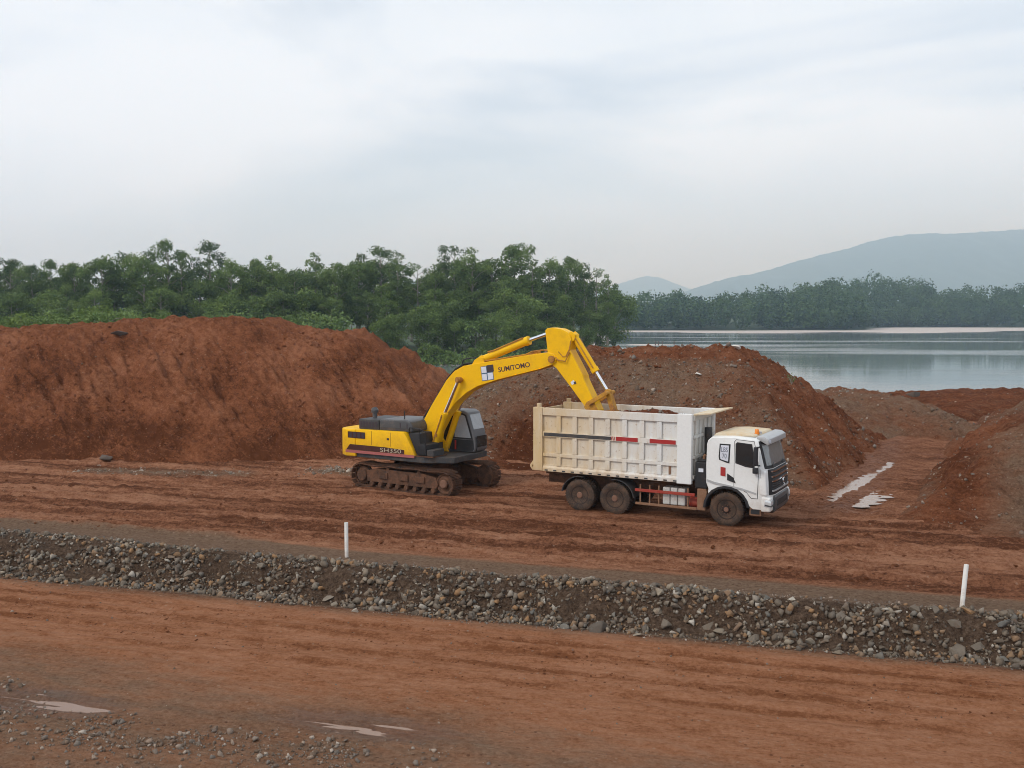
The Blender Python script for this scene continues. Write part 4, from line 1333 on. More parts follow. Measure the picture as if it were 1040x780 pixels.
marker(10.26, 22.05, 1.04, R(5), 'slightly leaning white plastic marker post on the bank, ahead of the truck')

# ------------------------------------------------------------------ dump truck (x forward, y to its left, z up; front axle at 0)
TZ = float(np.mean([ground(*tl(0, -1.1)), ground(*tl(-3.85, -1.1)), ground(*tl(-5.15, -1.1)), ground(*tl(-4.5, 1.1)), ground(*tl(0, 1.1))])) - 0.02
truck = empty('dump_truck', (TRUCK_O[0], TRUCK_O[1], TZ), TRUCK_A)
tag(truck, 'white six wheeler dump truck with cream stained tipper body being loaded', 'truck')

WR = 0.54
def wheel(x, y, side, front):
    """side -1 = right-hand wheel (outer face towards -y)"""
    rimp = ([(0.05, 0.16), (0.10, 0.165), (0.12, 0.13), (0.17, 0.12), (0.19, 0.06), (0.27, 0.05), (0.30, 0.14), (0.315, 0.145)] if front else
            [(0.04, 0.075), (0.11, 0.08), (0.125, 0.04), (0.135, -0.06), (0.27, -0.07), (0.295, 0.13), (0.315, 0.14)])
    mb = MB(); mb.lathe(rimp + [(0.33, 0.13), (0.33, -0.14), (0.05, -0.14)], (x, y, WR), 28, side)
    w = mb.build('wheel', M['rim'], truck, 0, True)
    tp = [(0.315, 0.125), (0.35, 0.150), (0.43, 0.160), (0.49, 0.152), (0.525, 0.128), (0.535, 0.06), (0.535, -0.06), (0.525, -0.128), (0.49, -0.152), (0.35, -0.15), (0.315, -0.125)]
    mb = MB(); mb.lathe(tp, (x, y, WR), 40, side)
    for k in range(40):                      # tread lugs
        a = 2 * math.pi * k / 40
        for sg in (-1, 1):
            aa = a + (0.04 if sg > 0 else -0.04)
            c, s_ = math.cos(aa), math.sin(aa)
            t2 = Vector((-s_, 0, c)); n2 = Vector((c, 0, s_))
            p = Vector((x, y + sg * 0.075, WR)) + n2 * 0.535
            V = []
            for dn in (-0.02, 0.016):
                for du, dv in ((-0.024, -0.055), (0.024, -0.055), (0.024, 0.055), (-0.024, 0.055)):
                    V.append(p + n2 * dn + t2 * du + Vector((0, dv, 0)))
            mb.add(V, [(3, 2, 1, 0), (4, 5, 6, 7), (0, 1, 5, 4), (1, 2, 6, 5), (2, 3, 7, 6), (3, 0, 4, 7)])
    mb.build('tyre', M['tyre'], w, 0, True)
    hb = MB()
    if front:
        hb.lathe([(0.01, 0.19), (0.07, 0.185), (0.085, 0.15), (0.085, 0.10)], (x, y, WR), 16, side)
        rb = 0.145; yb = 0.125
    else:
        hb.lathe([(0.01, 0.16), (0.09, 0.155), (0.115, 0.12), (0.12, -0.02)], (x, y, WR), 16, side)
        rb = 0.20; yb = -0.055
    for k in range(10):
        a = 2 * math.pi * k / 10
        hb.lathe([(0.012, yb + 0.03), (0.014, yb - 0.02)], (x + rb * math.cos(a), y, WR + rb * math.sin(a)), 6, side)
    hb.build('hub', M['hub'], w, 0, True)
for sgn in (-1, 1):
    wheel(0, sgn * 1.06, sgn, True)
    for ax in (-3.85, -5.15):
        wheel(ax, sgn * 1.07, sgn, False)
        wheel(ax, sgn * 0.735, sgn, False)

for sgn in (-1, 1):
    MB().box(-6.7, 1.15, sgn * 0.43 - 0.05, sgn * 0.43 + 0.05, 0.78, 1.06).build('chassis_rail', M['muddy'], truck, 0.01)
mb = MB()
for x in (-6.4, -5.8, -4.5, -3.0, -1.8, -0.6, 0.8): mb.box(x - 0.06, x + 0.06, -0.38, 0.38, 0.82, 1.0)
mb.build('cross_member', M['muddy'], truck)
for x in (0, -3.85, -5.15):
    mb = MB(); mb.tube([(x, -0.95, WR), (x, 0.95, WR)], 0.09, 10)
    if x < 0: mb.lathe([(0.05, 0.3), (0.22, 0.2), (0.27, 0.0), (0.22, -0.2), (0.05, -0.3)], (x, 0, WR), 14)
    mb.build('axle', M['muddy'], truck, 0, True)
MB().tube([(-3.85, 0, 0.6), (-0.9, 0, 0.85)], 0.06, 8).build('drive_shaft', M['muddy'], truck, 0, True)
for sgn in (-1, 1):
    mb = MB()
    for k in range(5):
        L = 0.75 - k * 0.1
        mb.box(-4.5 - L, -4.5 + L, sgn * 0.5 - 0.05, sgn * 0.5 + 0.05, 0.62 + k * 0.035, 0.65 + k * 0.035)
    mb.build('leaf_spring', M['muddy'], truck)
# rear mudguards: thin curved plates
for sgn in (-1, 1):
    for xc, a0, a1 in ((-5.15, 80, 172), (-3.85, 8, 100)):
        mb = MB(); prof = []
        for k in range(11):
            a = R(a0 + (a1 - a0) * k / 10)
            prof.append((xc + 0.70 * math.cos(a), WR + 0.66 * math.sin(a)))
        inn = [(xc + (p[0] - xc) * 0.965, WR + (p[1] - WR) * 0.965) for p in prof]
        mb.prism(prof + inn[::-1], sgn * 0.58, sgn * 1.22)
        mb.build('mudguard', M['charcoal'], truck)

# ---- tipper body
BX0, BX1, BY, BZ0, BZ1 = -6.93, -1.16, 1.20, 1.30, 3.50
mb = MB()
mb.box(BX0, BX1, -BY, BY, 1.42, 1.52)                      # floor
for sgn in (-1, 1):
    y0, y1 = sorted((sgn * 1.12, sgn * 1.17)); mb.box(BX0 + 0.02, BX1 - 0.02, y0, y1, 1.34, BZ1 - 0.01)
mb.box(BX1 - 0.08, BX1 - 0.02, -1.11, 1.11, 1.34, BZ1 - 0.015)
body = mb.build('tipper_body', M['tipper'], truck)
for sgn in (-1, 1):
    ya, yb = sorted((sgn * 1.172, sgn * 1.25))
    yc = sorted((sgn * 1.172, sgn * 1.235))
    MB().box(BX0 + 0.36, BX1 - 0.50, ya, yb, 3.24, BZ1).build('top_rail', M['tipper'], body, 0.015)
    mb = MB().prism([(ya, 1.28), (yb, 1.28), (yb, 1.40), (sgn * 1.21, 1.47), (sgn * 1.172, 1.47)] if sgn > 0 else
                    [(yb, 1.28), (yb, 1.47), (sgn * 1.21, 1.47), (ya, 1.40), (ya, 1.28)], BX0 + 0.36, BX1 - 0.50, 'x')
    mb.build('bottom_rail', M['tipper'], body, 0.008)
    MB().box(BX0 + 0.36, BX1 - 0.50, *sorted((sgn * 1.172, sgn * 1.228)), 1.80, 1.92).build('waist_rail', M['tipper'], body, 0.012)
    MB().box(BX0 + 0.36, BX1 - 0.50, *sorted((sgn * 1.172, sgn * 1.242)), 2.49, 2.665).build('stripe_rail', M['tipper'], body, 0.012)
    n_b = 8; x0, x1 = BX0 + 0.36, BX1 - 0.50
    for k in range(1, n_b):
        xc = x0 + (x1 - x0) * k / n_b
        mb = MB()
        for z0, z1 in ((1.475, 1.797), (1.923, 2.487), (2.668, 3.237)):
            mb.box(xc - 0.085, xc + 0.085, yc[0], yc[1], z0, z1)
        mb.build('rib', M['tipper'], body, 0.018)
    # corner posts
    y0, y1 = sorted((sgn * 1.10, sgn * 1.27))
    MB().box(BX0, BX0 + 0.355, y0, y1, 1.285, BZ1 + 0.01).build('rear_post', M['tipper'], body, 0.02)
    MB().box(BX1 - 0.495, BX1, y0, y1, 1.245, BZ1 + 0.03).build('front_post', M['white'], body, 0.025)
    # flange notches under the side
    mb = MB()
    for k in range(15):
        xc = x0 + 0.15 + (x1 - x0 - 0.2) * k / 14
        mb.box(xc - 0.06, xc + 0.06, *sorted((sgn * 1.243, sgn * 1.258)), 1.30, 1.345)
    mb.build('flange_slots', M['charcoal'], body)
    mb = MB(); mb.tube([(BX0 + 0.2, sgn * 1.19, 3.4), (BX0 + 0.2, sgn * 1.19, 3.64)], 0.085, 10)
    mb.build('hinge_pin', M['tipper'], body, 0, True)
    mb = MB(); mb.obox((BX0 + 0.02, sgn * 1.2, 1.62), (BX0 - 0.12, sgn * 1.2, 1.42), 0.07, 0.08); mb.obox((BX0 - 0.12, sgn * 1.2, 1.44), (BX0 - 0.02, sgn * 1.2, 1.30), 0.07, 0.07)
    mb.build('tailgate_hook', M['tipper'], body, 0.01)
    ys = sorted((sgn * 1.2435, sgn * 1.250))
    MB().box(-6.52, -3.98, *ys, 2.52, 2.635).build('grey_stripe', M['charcoal'], body)
    MB().box(-3.80, -3.02, *ys, 2.512, 2.648).build('red_stripe', M['red'], body)
    MB().box(-2.60, -1.70, *ys, 2.512, 2.648).build('red_stripe', M['red'], body)
    mb = MB()
    for k in range(3): mb.prism([(-3.96 + k * 0.055, 2.515), (-3.935 + k * 0.055, 2.515), (-3.965 + k * 0.055, 2.645), (-3.99 + k * 0.055, 2.645)], *ys)
    mb.build('slash_marks', M['red'], body)
    MB().box(-1.95, -1.88, *sorted((sgn * 1.172, sgn * 1.20)), 1.50, 1.78).build('drain_slot', M['rusty'], body)
# tailgate
mb = MB(); mb.box(BX0 - 0.06, BX0 + 0.0, -1.09, 1.09, 1.36, 3.40)
tg = mb.build('tailgate', M['tipper'], body, 0.01)
for k in range(5):
    yk = -0.9 + k * 0.45
    MB().box(BX0 - 0.13, BX0 - 0.062, yk - 0.06, yk + 0.06, 1.40, 3.36).build('rib', M['tipper'], tg, 0.015)
# front wall with ribs, canopy over the cab
for z0, z1 in ((1.40, 1.52), (2.05, 2.15), (2.72, 2.82), (3.30, 3.46)):
    MB().box(BX1 - 0.018, BX1 + 0.045, -1.09, 1.09, z0, z1).build('front_rail', M['tipper'], body, 0.012)
for k in range(5):
    yk = -0.86 + k * 0.43
    mb = MB()
    for z0, z1 in ((1.525, 2.047), (2.153, 2.717), (2.823, 3.297)): mb.box(BX1 - 0.018, BX1 + 0.035, yk - 0.05, yk + 0.05, z0, z1)
    mb.build('rib', M['tipper'], body, 0.012)
mb = MB(); mb.prism([(BX1 + 0.003, 3.47), (BX1 + 0.62, 3.545), (BX1 + 0.62, 3.59), (BX1 + 0.003, 3.53)], -1.09, 1.20)
mb.build('cab_guard', M['dusty_roof'], body, 0.01)
# hoist ram behind the cab
MB().tube([(-0.95, 0, 0.9), (-1.0, 0, 3.0)], 0.12, 12).build('hoist_ram', M['charcoal'], truck, 0, True)
# subframe
MB().box(-6.8, -1.2, -0.5, 0.5, 1.07, 1.25).build('subframe', M['muddy'], truck)

# ---- things hung on the chassis between the axles
for sgn in (-1, 1):
    y0, y1 = sorted((sgn * 1.16, sgn * 1.22))
    MB().box(-3.12, -1.05, y0, y1, 0.86, 0.955).build('side_guard', M['redrail'], truck, 0.012)
    MB().box(-3.10, -0.98, y0, y1, 0.42, 0.50).build('lower_guard', M['rusty'], truck, 0.012)
    for x in (-2.95, -2.62, -2.30, -1.30):
        MB().box(x - 0.022, x + 0.022, *sorted((sgn * 1.12, sgn * 1.155)), 0.44, 1.10).build('guard_bracket', M['rusty'], truck)
    for x0, x1 in ((-2.18, -1.94), (-1.915, -1.68), (-1.655, -1.42)):
        t_ = MB().box(x0, x1, *sorted((sgn * 0.62, sgn * 1.10)), 0.50, 1.06).build('battery_box', M['tank'], truck, 0.03)
    mb = MB(); mb.tube([(-1.30, sgn * 0.85, 0.62), (-1.02, sgn * 0.85, 0.62)], 0.17, 14)
    mb.build('air_tank', M['redrail'], truck, 0, True)
mb = MB(); mb.prism([(-0.98, 0.42), (-0.70, 0.42), (-0.66, 1.02), (-0.70, 1.12), (-0.98, 1.12)], -1.18, -0.62); mb.build('tool_box', M['rusty'], truck, 0.02)
mb = MB(); mb.box(-1.08, -0.66, -1.12, -0.55, 1.13, 1.98); mb.box(-1.02, -0.74, -1.08, -0.70, 1.98, 2.06)
ai = mb.build('air_filter_box', M['black'], truck, 0.03)
MB().box(-0.96, -0.80, -1.128, -1.121, 1.66, 1.78).build('plate', M['offwhite'], ai)
MB().tube([(-0.85, -0.9, 2.0), (-0.85, -0.9, 2.15), (-0.80, -0.9, 2.2)], 0.05, 8).build('intake_pipe', M['rusty'], ai, 0, True)

# ---- cab: side outline lofted across the width so that the front corners round off
CW = 1.22
arch = [(0.70 * math.cos(R(a)), WR + 0.70 * math.sin(R(a))) for a in (18, 35, 55, 75, 95, 115, 135, 150)]
def outline(fy):
    """side outline at width fraction fy; fy 0..1"""
    e = max(0.0, fy - 0.62) / 0.38
    fx = 0.20 * e ** 2.0                      # how far the front corner sweeps back
    fr = 0.06 * e ** 2                        # tumblehome of roof edge
    return ([(0.86, 0.62)] + arch + [(-0.60, 1.16), (-0.67, 1.35), (-0.68, 1.9), (-0.66, 2.6), (-0.62, 2.78 - fr), (-0.50, 2.88 - fr), (0.2, 2.92 - fr), (0.96 - fx * 0.5, 2.88 - fr),
            (1.12 - fx * 0.8, 2.80 - fr), (1.34 - fx, 1.98), (1.38 - fx, 1.86), (1.42 - fx, 1.30), (1.42 - fx, 1.02), (1.40 - fx, 0.62)])
ysx = [-1.0, -0.985, -0.93, -0.82, -0.62, -0.3, 0.3, 0.62, 0.82, 0.93, 0.985, 1.0]
def fyx(v): return abs(v)
V, F = [], []
rings = []
for v in ysx:
    o_ = outline(abs(v))
    shrink = 0.018 if abs(v) == 1.0 else 0.0
    ring = []
    cx_, cz_ = 0.35, 1.8
    for (px_, pz_) in o_:
        if shrink:
            dx_, dz_ = px_ - cx_, pz_ - cz_; L = math.hypot(dx_, dz_)
            px_, pz_ = px_ - dx_ / L * shrink, pz_ - dz_ / L * shrink
        ring.append(len(V)); V.append((px_, v * CW, pz_))
    rings.append(ring)
m_ = len(rings[0])
for i in range(len(rings) - 1):
    for k in range(m_):
        F.append((rings[i][k], rings[i][(k + 1) % m_], rings[i + 1][(k + 1) % m_], rings[i + 1][k]))
F.append(tuple(rings[0])); F.append(tuple(rings[-1])[::-1])
cab = MB().add(V, F).build('cab', M['white'], truck, 0, True)
def side_plate(name, poly, mat, parent, off=0.004, th=0.012, sgn=-1):
    y0 = sgn * (CW + off - th); y1 = sgn * (CW + off)
    return MB().prism(poly, *sorted((y0, y1))).build(name, mat, parent)
for sgn in (-1, 1):
    # door outline: narrow dark seams
    door = side_plate('door', [(0.245, 1.30), (0.245, 2.72), (0.30, 2.79), (0.86, 2.76), (0.985, 2.12), (1.0, 1.66), (0.98, 0.98), (0.80, 0.98), (0.66, 1.14), (0.45, 1.26)], M['white'], cab, 0.012, 0.03, sgn)
    seam = side_plate('door_seam', [(0.228, 1.28), (0.228, 2.73), (0.29, 2.806), (0.87, 2.776), (1.003, 2.12), (1.018, 1.66), (0.998, 0.96), (0.79, 0.96), (0.65, 1.122), (0.445, 1.243)], M['black'], cab, 0.003, 0.006, sgn)
    wf = side_plate('window_frame', [(0.275, 2.05), (0.275, 2.67), (0.33, 2.72), (0.80, 2.685), (0.90, 2.14), (0.885, 1.93), (0.60, 1.955)], M['black'], door, 0.020, 0.008, sgn)
    side_plate('window', [(0.305, 2.085), (0.305, 2.65), (0.345, 2.685), (0.775, 2.655), (0.868, 2.14), (0.852, 1.965), (0.60, 1.99)], M['glass'], wf, 0.024, 0.004, sgn)
    side_plate('handle', [(0.02, 1.70), (0.02, 1.49), (0.30, 1.41), (0.22, 1.58)], M['black'], cab, 0.022, 0.02, sgn)
    qf = side_plate('quarter_window_frame', [(-0.25, 2.12), (-0.27, 2.22), (-0.24, 2.64), (0.11, 2.64), (0.08, 2.03), (0.0, 2.04)], M['black'], cab, 0.010, 0.012, sgn)
    qp = side_plate('quarter_window', [(-0.205, 2.145), (-0.225, 2.23), (-0.20, 2.595), (0.065, 2.595), (0.04, 2.085), (0.0, 2.09)], M['offwhite'], qf, 0.014, 0.004, sgn)
    for tx, z_, ln in (('LBS', 2.38, 0.21), ('70', 2.18, 0.14)):
        Mt = (Matrix.Translation((-0.185 if tx == 'LBS' else -0.15, -(CW + 0.0155), z_)) @ Matrix.Rotation(R(90), 4, 'X')) if sgn < 0 else \
             (Matrix.Translation((0.05, CW + 0.0155, z_)) @ Matrix.Rotation(R(180), 4, 'Z') @ Matrix.Rotation(R(90), 4, 'X'))
        text_mesh('unit_lettering', tx, ln, 0.15, M['grey_ink'], qp, Mt)
    side_plate('badge', [(-0.20, 1.62), (-0.20, 1.90), (-0.04, 1.88), (-0.04, 1.60)], M['red'], cab, 0.014, 0.014, sgn)
    # swage line and lower dust line along the cab side
    side_plate('swage', [(-0.64, 1.40), (-0.40, 1.33), (0.50, 1.205), (0.96, 1.09), (0.96, 1.15), (0.50, 1.27), (-0.40, 1.40), (-0.64, 1.47)], M['silver'], cab, 0.020, 0.03, sgn)
    # black wheel-arch lip
    op = [(0.76 * math.cos(R(a)), WR + 0.76 * math.sin(R(a))) for a in range(10, 181, 17)]
    ip = [(0.68 * math.cos(R(a)), WR + 0.68 * math.sin(R(a))) for a in range(10, 181, 17)]
    MB().prism(op + ip[::-1], *sorted((sgn * 0.70, sgn * 1.26))).build('wheel_arch', M['black'], truck, 0.01)
    # steps ahead of the wheel
    sb = MB().box(0.74, 1.10, *sorted((sgn * 0.80, sgn * 1.20)), 0.42, 0.94).build('step_box', M['rusty'], truck, 0.02)
    MB().box(0.78, 1.06, *sorted((sgn * 1.19, sgn * 1.215)), 0.48, 0.62).build('step_hole', M['black'], sb)
    # corner fairing with headlamp
    mb = MB(); mb.prism([(1.10, 0.57), (1.40, 0.57), (1.405, 1.02), (1.12, 1.06)], *sorted((sgn * 0.86, sgn * 1.245)))
    bc = mb.build('bumper_corner', M['white'], truck, 0.06, True, 3)
    mb = MB(); mb.prism([(1.20, 0.74), (1.425, 0.72), (1.43, 0.92), (1.24, 0.97)], *sorted((sgn * 0.93, sgn * 1.258)))
    hl = mb.build('headlight', M['lamp'], truck, 0.02, True)
    MB().prism([(1.23, 0.77), (1.428, 0.75), (1.432, 0.79), (1.24, 0.82)], *sorted((sgn * 0.92, sgn * 1.262))).build('lamp_bar', M['charcoal'], hl)
    # white wing strip running up beside the grille
    mb = MB(); mb.prism([(1.06, 1.09), (1.29, 1.07), (1.24, 1.84), (1.04, 1.98)], *sorted((sgn * 1.00, sgn * 1.238))); mb.build('corner_fairing', M['white'], cab, 0.05, True, 3)
    # mirrors
    mb = MB(); mb.obox((1.05, sgn * 1.18, 2.62), (1.02, sgn * 1.42, 2.60), 0.035, 0.035); mb.obox((1.05, sgn * 1.2, 2.02), (1.02, sgn * 1.42, 2.06), 0.035, 0.035)
    arm = mb.build('mirror_arm', M['black'], truck)
    MB().box(0.93, 1.04, *sorted((sgn * 1.36, sgn * 1.58)), 2.05, 2.64).build('mirror', M['black'], arm, 0.035, True)
    MB().box(0.86, 1.02, *sorted((sgn * 1.235, sgn * 1.40)), 1.78, 1.96).build('kerb_mirror', M['black'], arm, 0.03, True)
# windscreen: curved across the width, follows the cab front
def front_band(name, z0, z1, wfrac, off, mat, parent, nseg=14, thick=0.012):
    V, F = [], []
    def xf(fy, z):
        o_ = outline(fy)
        pts = [(o_[i][1], o_[i][0]) for i in range(len(o_) - 6, len(o_))] + [(o_[0][1], o_[0][0])]
        pts = sorted(pts[:-1])
        return float(np.interp(z, [p[0] for p in pts], [p[1] for p in pts]))
    for layer in (off, off - thick):
        for z in (z0, (z0 + z1) / 2, z1):
            for k in range(nseg + 1):
                v = -wfrac + 2 * wfrac * k / nseg
                V.append((xf(abs(v), z) + layer, v * CW, z))
    w = nseg + 1
    for L in (0, 3):
        for r_ in (0, 1):
            for k in range(nseg):
                a = (L + r_) * w + k
                F.append((a, a + 1, a + w + 1, a + w))
    for k in range(nseg):
        F.append((k, k + 1, 3 * w + k + 1, 3 * w + k)); F.append((2 * w + k, 2 * w + k + 1, 5 * w + k + 1, 5 * w + k))
    for k in (0, nseg):
        for r_ in (0, 1): F.append((r_ * w + k, (r_ + 1) * w + k, (r_ + 4) * w + k, (r_ + 3) * w + k))
    return MB().add(V, F).build(name, mat, parent, 0, True)
front_band('windscreen_frame', 1.92, 2.78, 0.965, 0.010, M['black'], cab)
ws = front_band('windscreen', 2.02, 2.68, 0.90, 0.018, M['screen'], cab)
MB().box(1.16, 1.185, -0.62, -0.34, 2.40, 2.62).build('paper', M['offwhite'], ws)
for sgn in (-1, 1):
    MB().obox((1.375, sgn * 0.62 - 0.3, 1.99), (1.28, sgn * 0.62 + 0.28, 2.16), 0.02, 0.02).build('wiper', M['black'], ws)
gp = front_band('grille', 1.10, 1.90, 0.90, 0.020, M['black'], cab)
for z in (1.83, 1.66, 1.52, 1.22): front_band('grille_bar', z - 0.022, z + 0.022, 0.80, 0.050, M['chrome'] if z != 1.22 else M['silver'], gp, 12, 0.04)
for z in (1.75, 1.59, 1.44, 1.37, 1.30): front_band('grille_slat', z - 0.012, z + 0.012, 0.78, 0.036, M['charcoal'], gp, 12, 0.03)
mb = MB(); mb.tube([(1.50, 0.10, 1.50), (1.50, -0.06, 1.50), (1.50, -0.10, 1.44), (1.50, -0.02, 1.39), (1.50, 0.07, 1.34), (1.50, 0.02, 1.28), (1.50, -0.11, 1.28)], 0.022, 8)
mb.build('emblem', M['chrome'], gp, 0, True)
mb = MB(); mb.prism([(1.05, 0.55), (1.43, 0.55), (1.47, 0.66), (1.47, 1.0), (1.43, 1.06), (1.05, 1.06)], -0.86, 0.86); bu = mb.build('bumper', M['hood'], truck, 0.03, True)
MB().box(1.465, 1.482, -0.62, 0.62, 0.70, 0.90).build('bumper_grille', M['black'], bu, 0.01)
MB().box(1.15, 1.40, -0.9, 0.9, 0.50, 0.548).build('under_guard', M['muddy'], truck, 0.02)
# sun visor, roof dust, beacon, lamp
mb = MB(); mb.prism([(0.90, 2.85), (1.24, 2.66), (1.29, 2.68), (1.28, 2.84), (1.14, 2.92), (0.92, 2.93)], -1.10, 1.10)
vs = mb.build('sun_visor', M['silver'], cab, 0.025, True)
MB().box(1.22, 1.30, -1.05, -0.86, 2.72, 2.81).build('marker_lamp', M['offwhite'], vs)
mb = MB(); mb.prism([(-0.52, 2.86), (0.86, 2.89), (0.80, 2.955), (0.1, 2.985), (-0.42, 2.95)], -1.02, 1.02); mb.build('roof_cap', M['dusty_roof'], cab, 0.04, True)
mb = MB(); mb.lathe([(0.085, 0.0), (0.085, 0.03)], (0, 0, 0), 14); mb.lathe([(0.065, 0.03), (0.07, 0.12), (0.05, 0.16), (0.01, 0.17)], (0, 0, 0), 14)
mb.xform(Matrix.Translation((0.78, -0.62, 2.94)) @ Matrix.Rotation(R(90), 4, 'X'))
be = mb.build('beacon', M['orange'], cab, 0, True)
mb = MB(); mb.tube([(0.88, -0.55, 2.95), (0.88, -0.55, 3.02)], 0.045, 8); mb.build('horn', M['silver'], cab, 0, True)

# ---- the soil already in the tipper: a heap of its own
lx = np.linspace(BX0 + 0.10, BX1 - 0.11, 60); ly = np.linspace(-1.09, 1.09, 26)
LX, LY = np.meshgrid(lx, ly)
LZ = 3.02 + 0.52 * np.exp(-(((LX + 2.9) / 1.3) ** 2 + (LY / 0.9) ** 2)) + 0.22 * np.exp(-(((LX + 5.4) / 1.2) ** 2 + (LY / 0.8) ** 2)) + 0.10 * fbm(LX * 1.5, LY * 1.5, 4, 150, 0.6)
top = np.stack([LX, LY, LZ], -1).reshape(-1, 3)
nb = len(top)
V = np.concatenate([top, np.stack([LX, LY, np.full_like(LX, 1.535)], -1).reshape(-1, 3)])
F = [tuple(f) for f in grid_faces(60, 26)] + [tuple(int(i) + nb for i in f)[::-1] for f in grid_faces(60, 26)]
rim_ = [k for k in range(60)] + [60 * j + 59 for j in range(1, 26)] + [60 * 25 + k for k in range(58, -1, -1)] + [60 * j for j in range(24, 0, -1)]
for a, b_ in zip(rim_, rim_[1:] + rim_[:1]): F.append((b_, a, a + nb, b_ + nb))
load = np_mesh('soil_load', V, np.array([[int(i) for i in f] for f in F]), False, {'mix': np.tile([0.15, 0.6, 0.1], (len(V), 1))})
ld = link('soil_load', load, M['load'])
ld.location = truck.location; ld.rotation_euler = truck.rotation_euler
tag(ld, 'heaped red soil filling the tipper body of the dump truck', 'soil')
cx = rng.uniform(BX0 + 0.4, BX1 - 0.3, 260); cy = rng.uniform(-1.0, 1.0, 260)
cz = 3.02 + 0.52 * np.exp(-(((cx + 2.9) / 1.3) ** 2 + (cy / 0.9) ** 2)) + 0.22 * np.exp(-(((cx + 5.4) / 1.2) ** 2 + (cy / 0.8) ** 2)) + 0.10 * fbm(cx * 1.5, cy * 1.5, 4, 150, 0.6)
scatter('soil_clods', np.stack([cx, cy, cz], -1), np.clip(0.04 + rng.exponential(0.05, 260), 0, 0.22), M['pebble'], ld)

# ------------------------------------------------------------------ excavator (x along the boom, y to its left, z up)
EZ = float(np.mean([ground(EXC_O[0] + a, EXC_O[1] + b) for a, b in ((0, 0), (-2, 0), (0.8, -1.8), (-2.5, 0.5), (1.8, 0.6))])) - 0.03
exc = empty('excavator', (EXC_O[0], EXC_O[1], EZ), EXC_A)
tag(exc, 'yellow crawler excavator reaching its arm over the dump truck', 'excavator')
TR = Matrix.Rotation(TRACK_A - EXC_A, 4, 'Z')

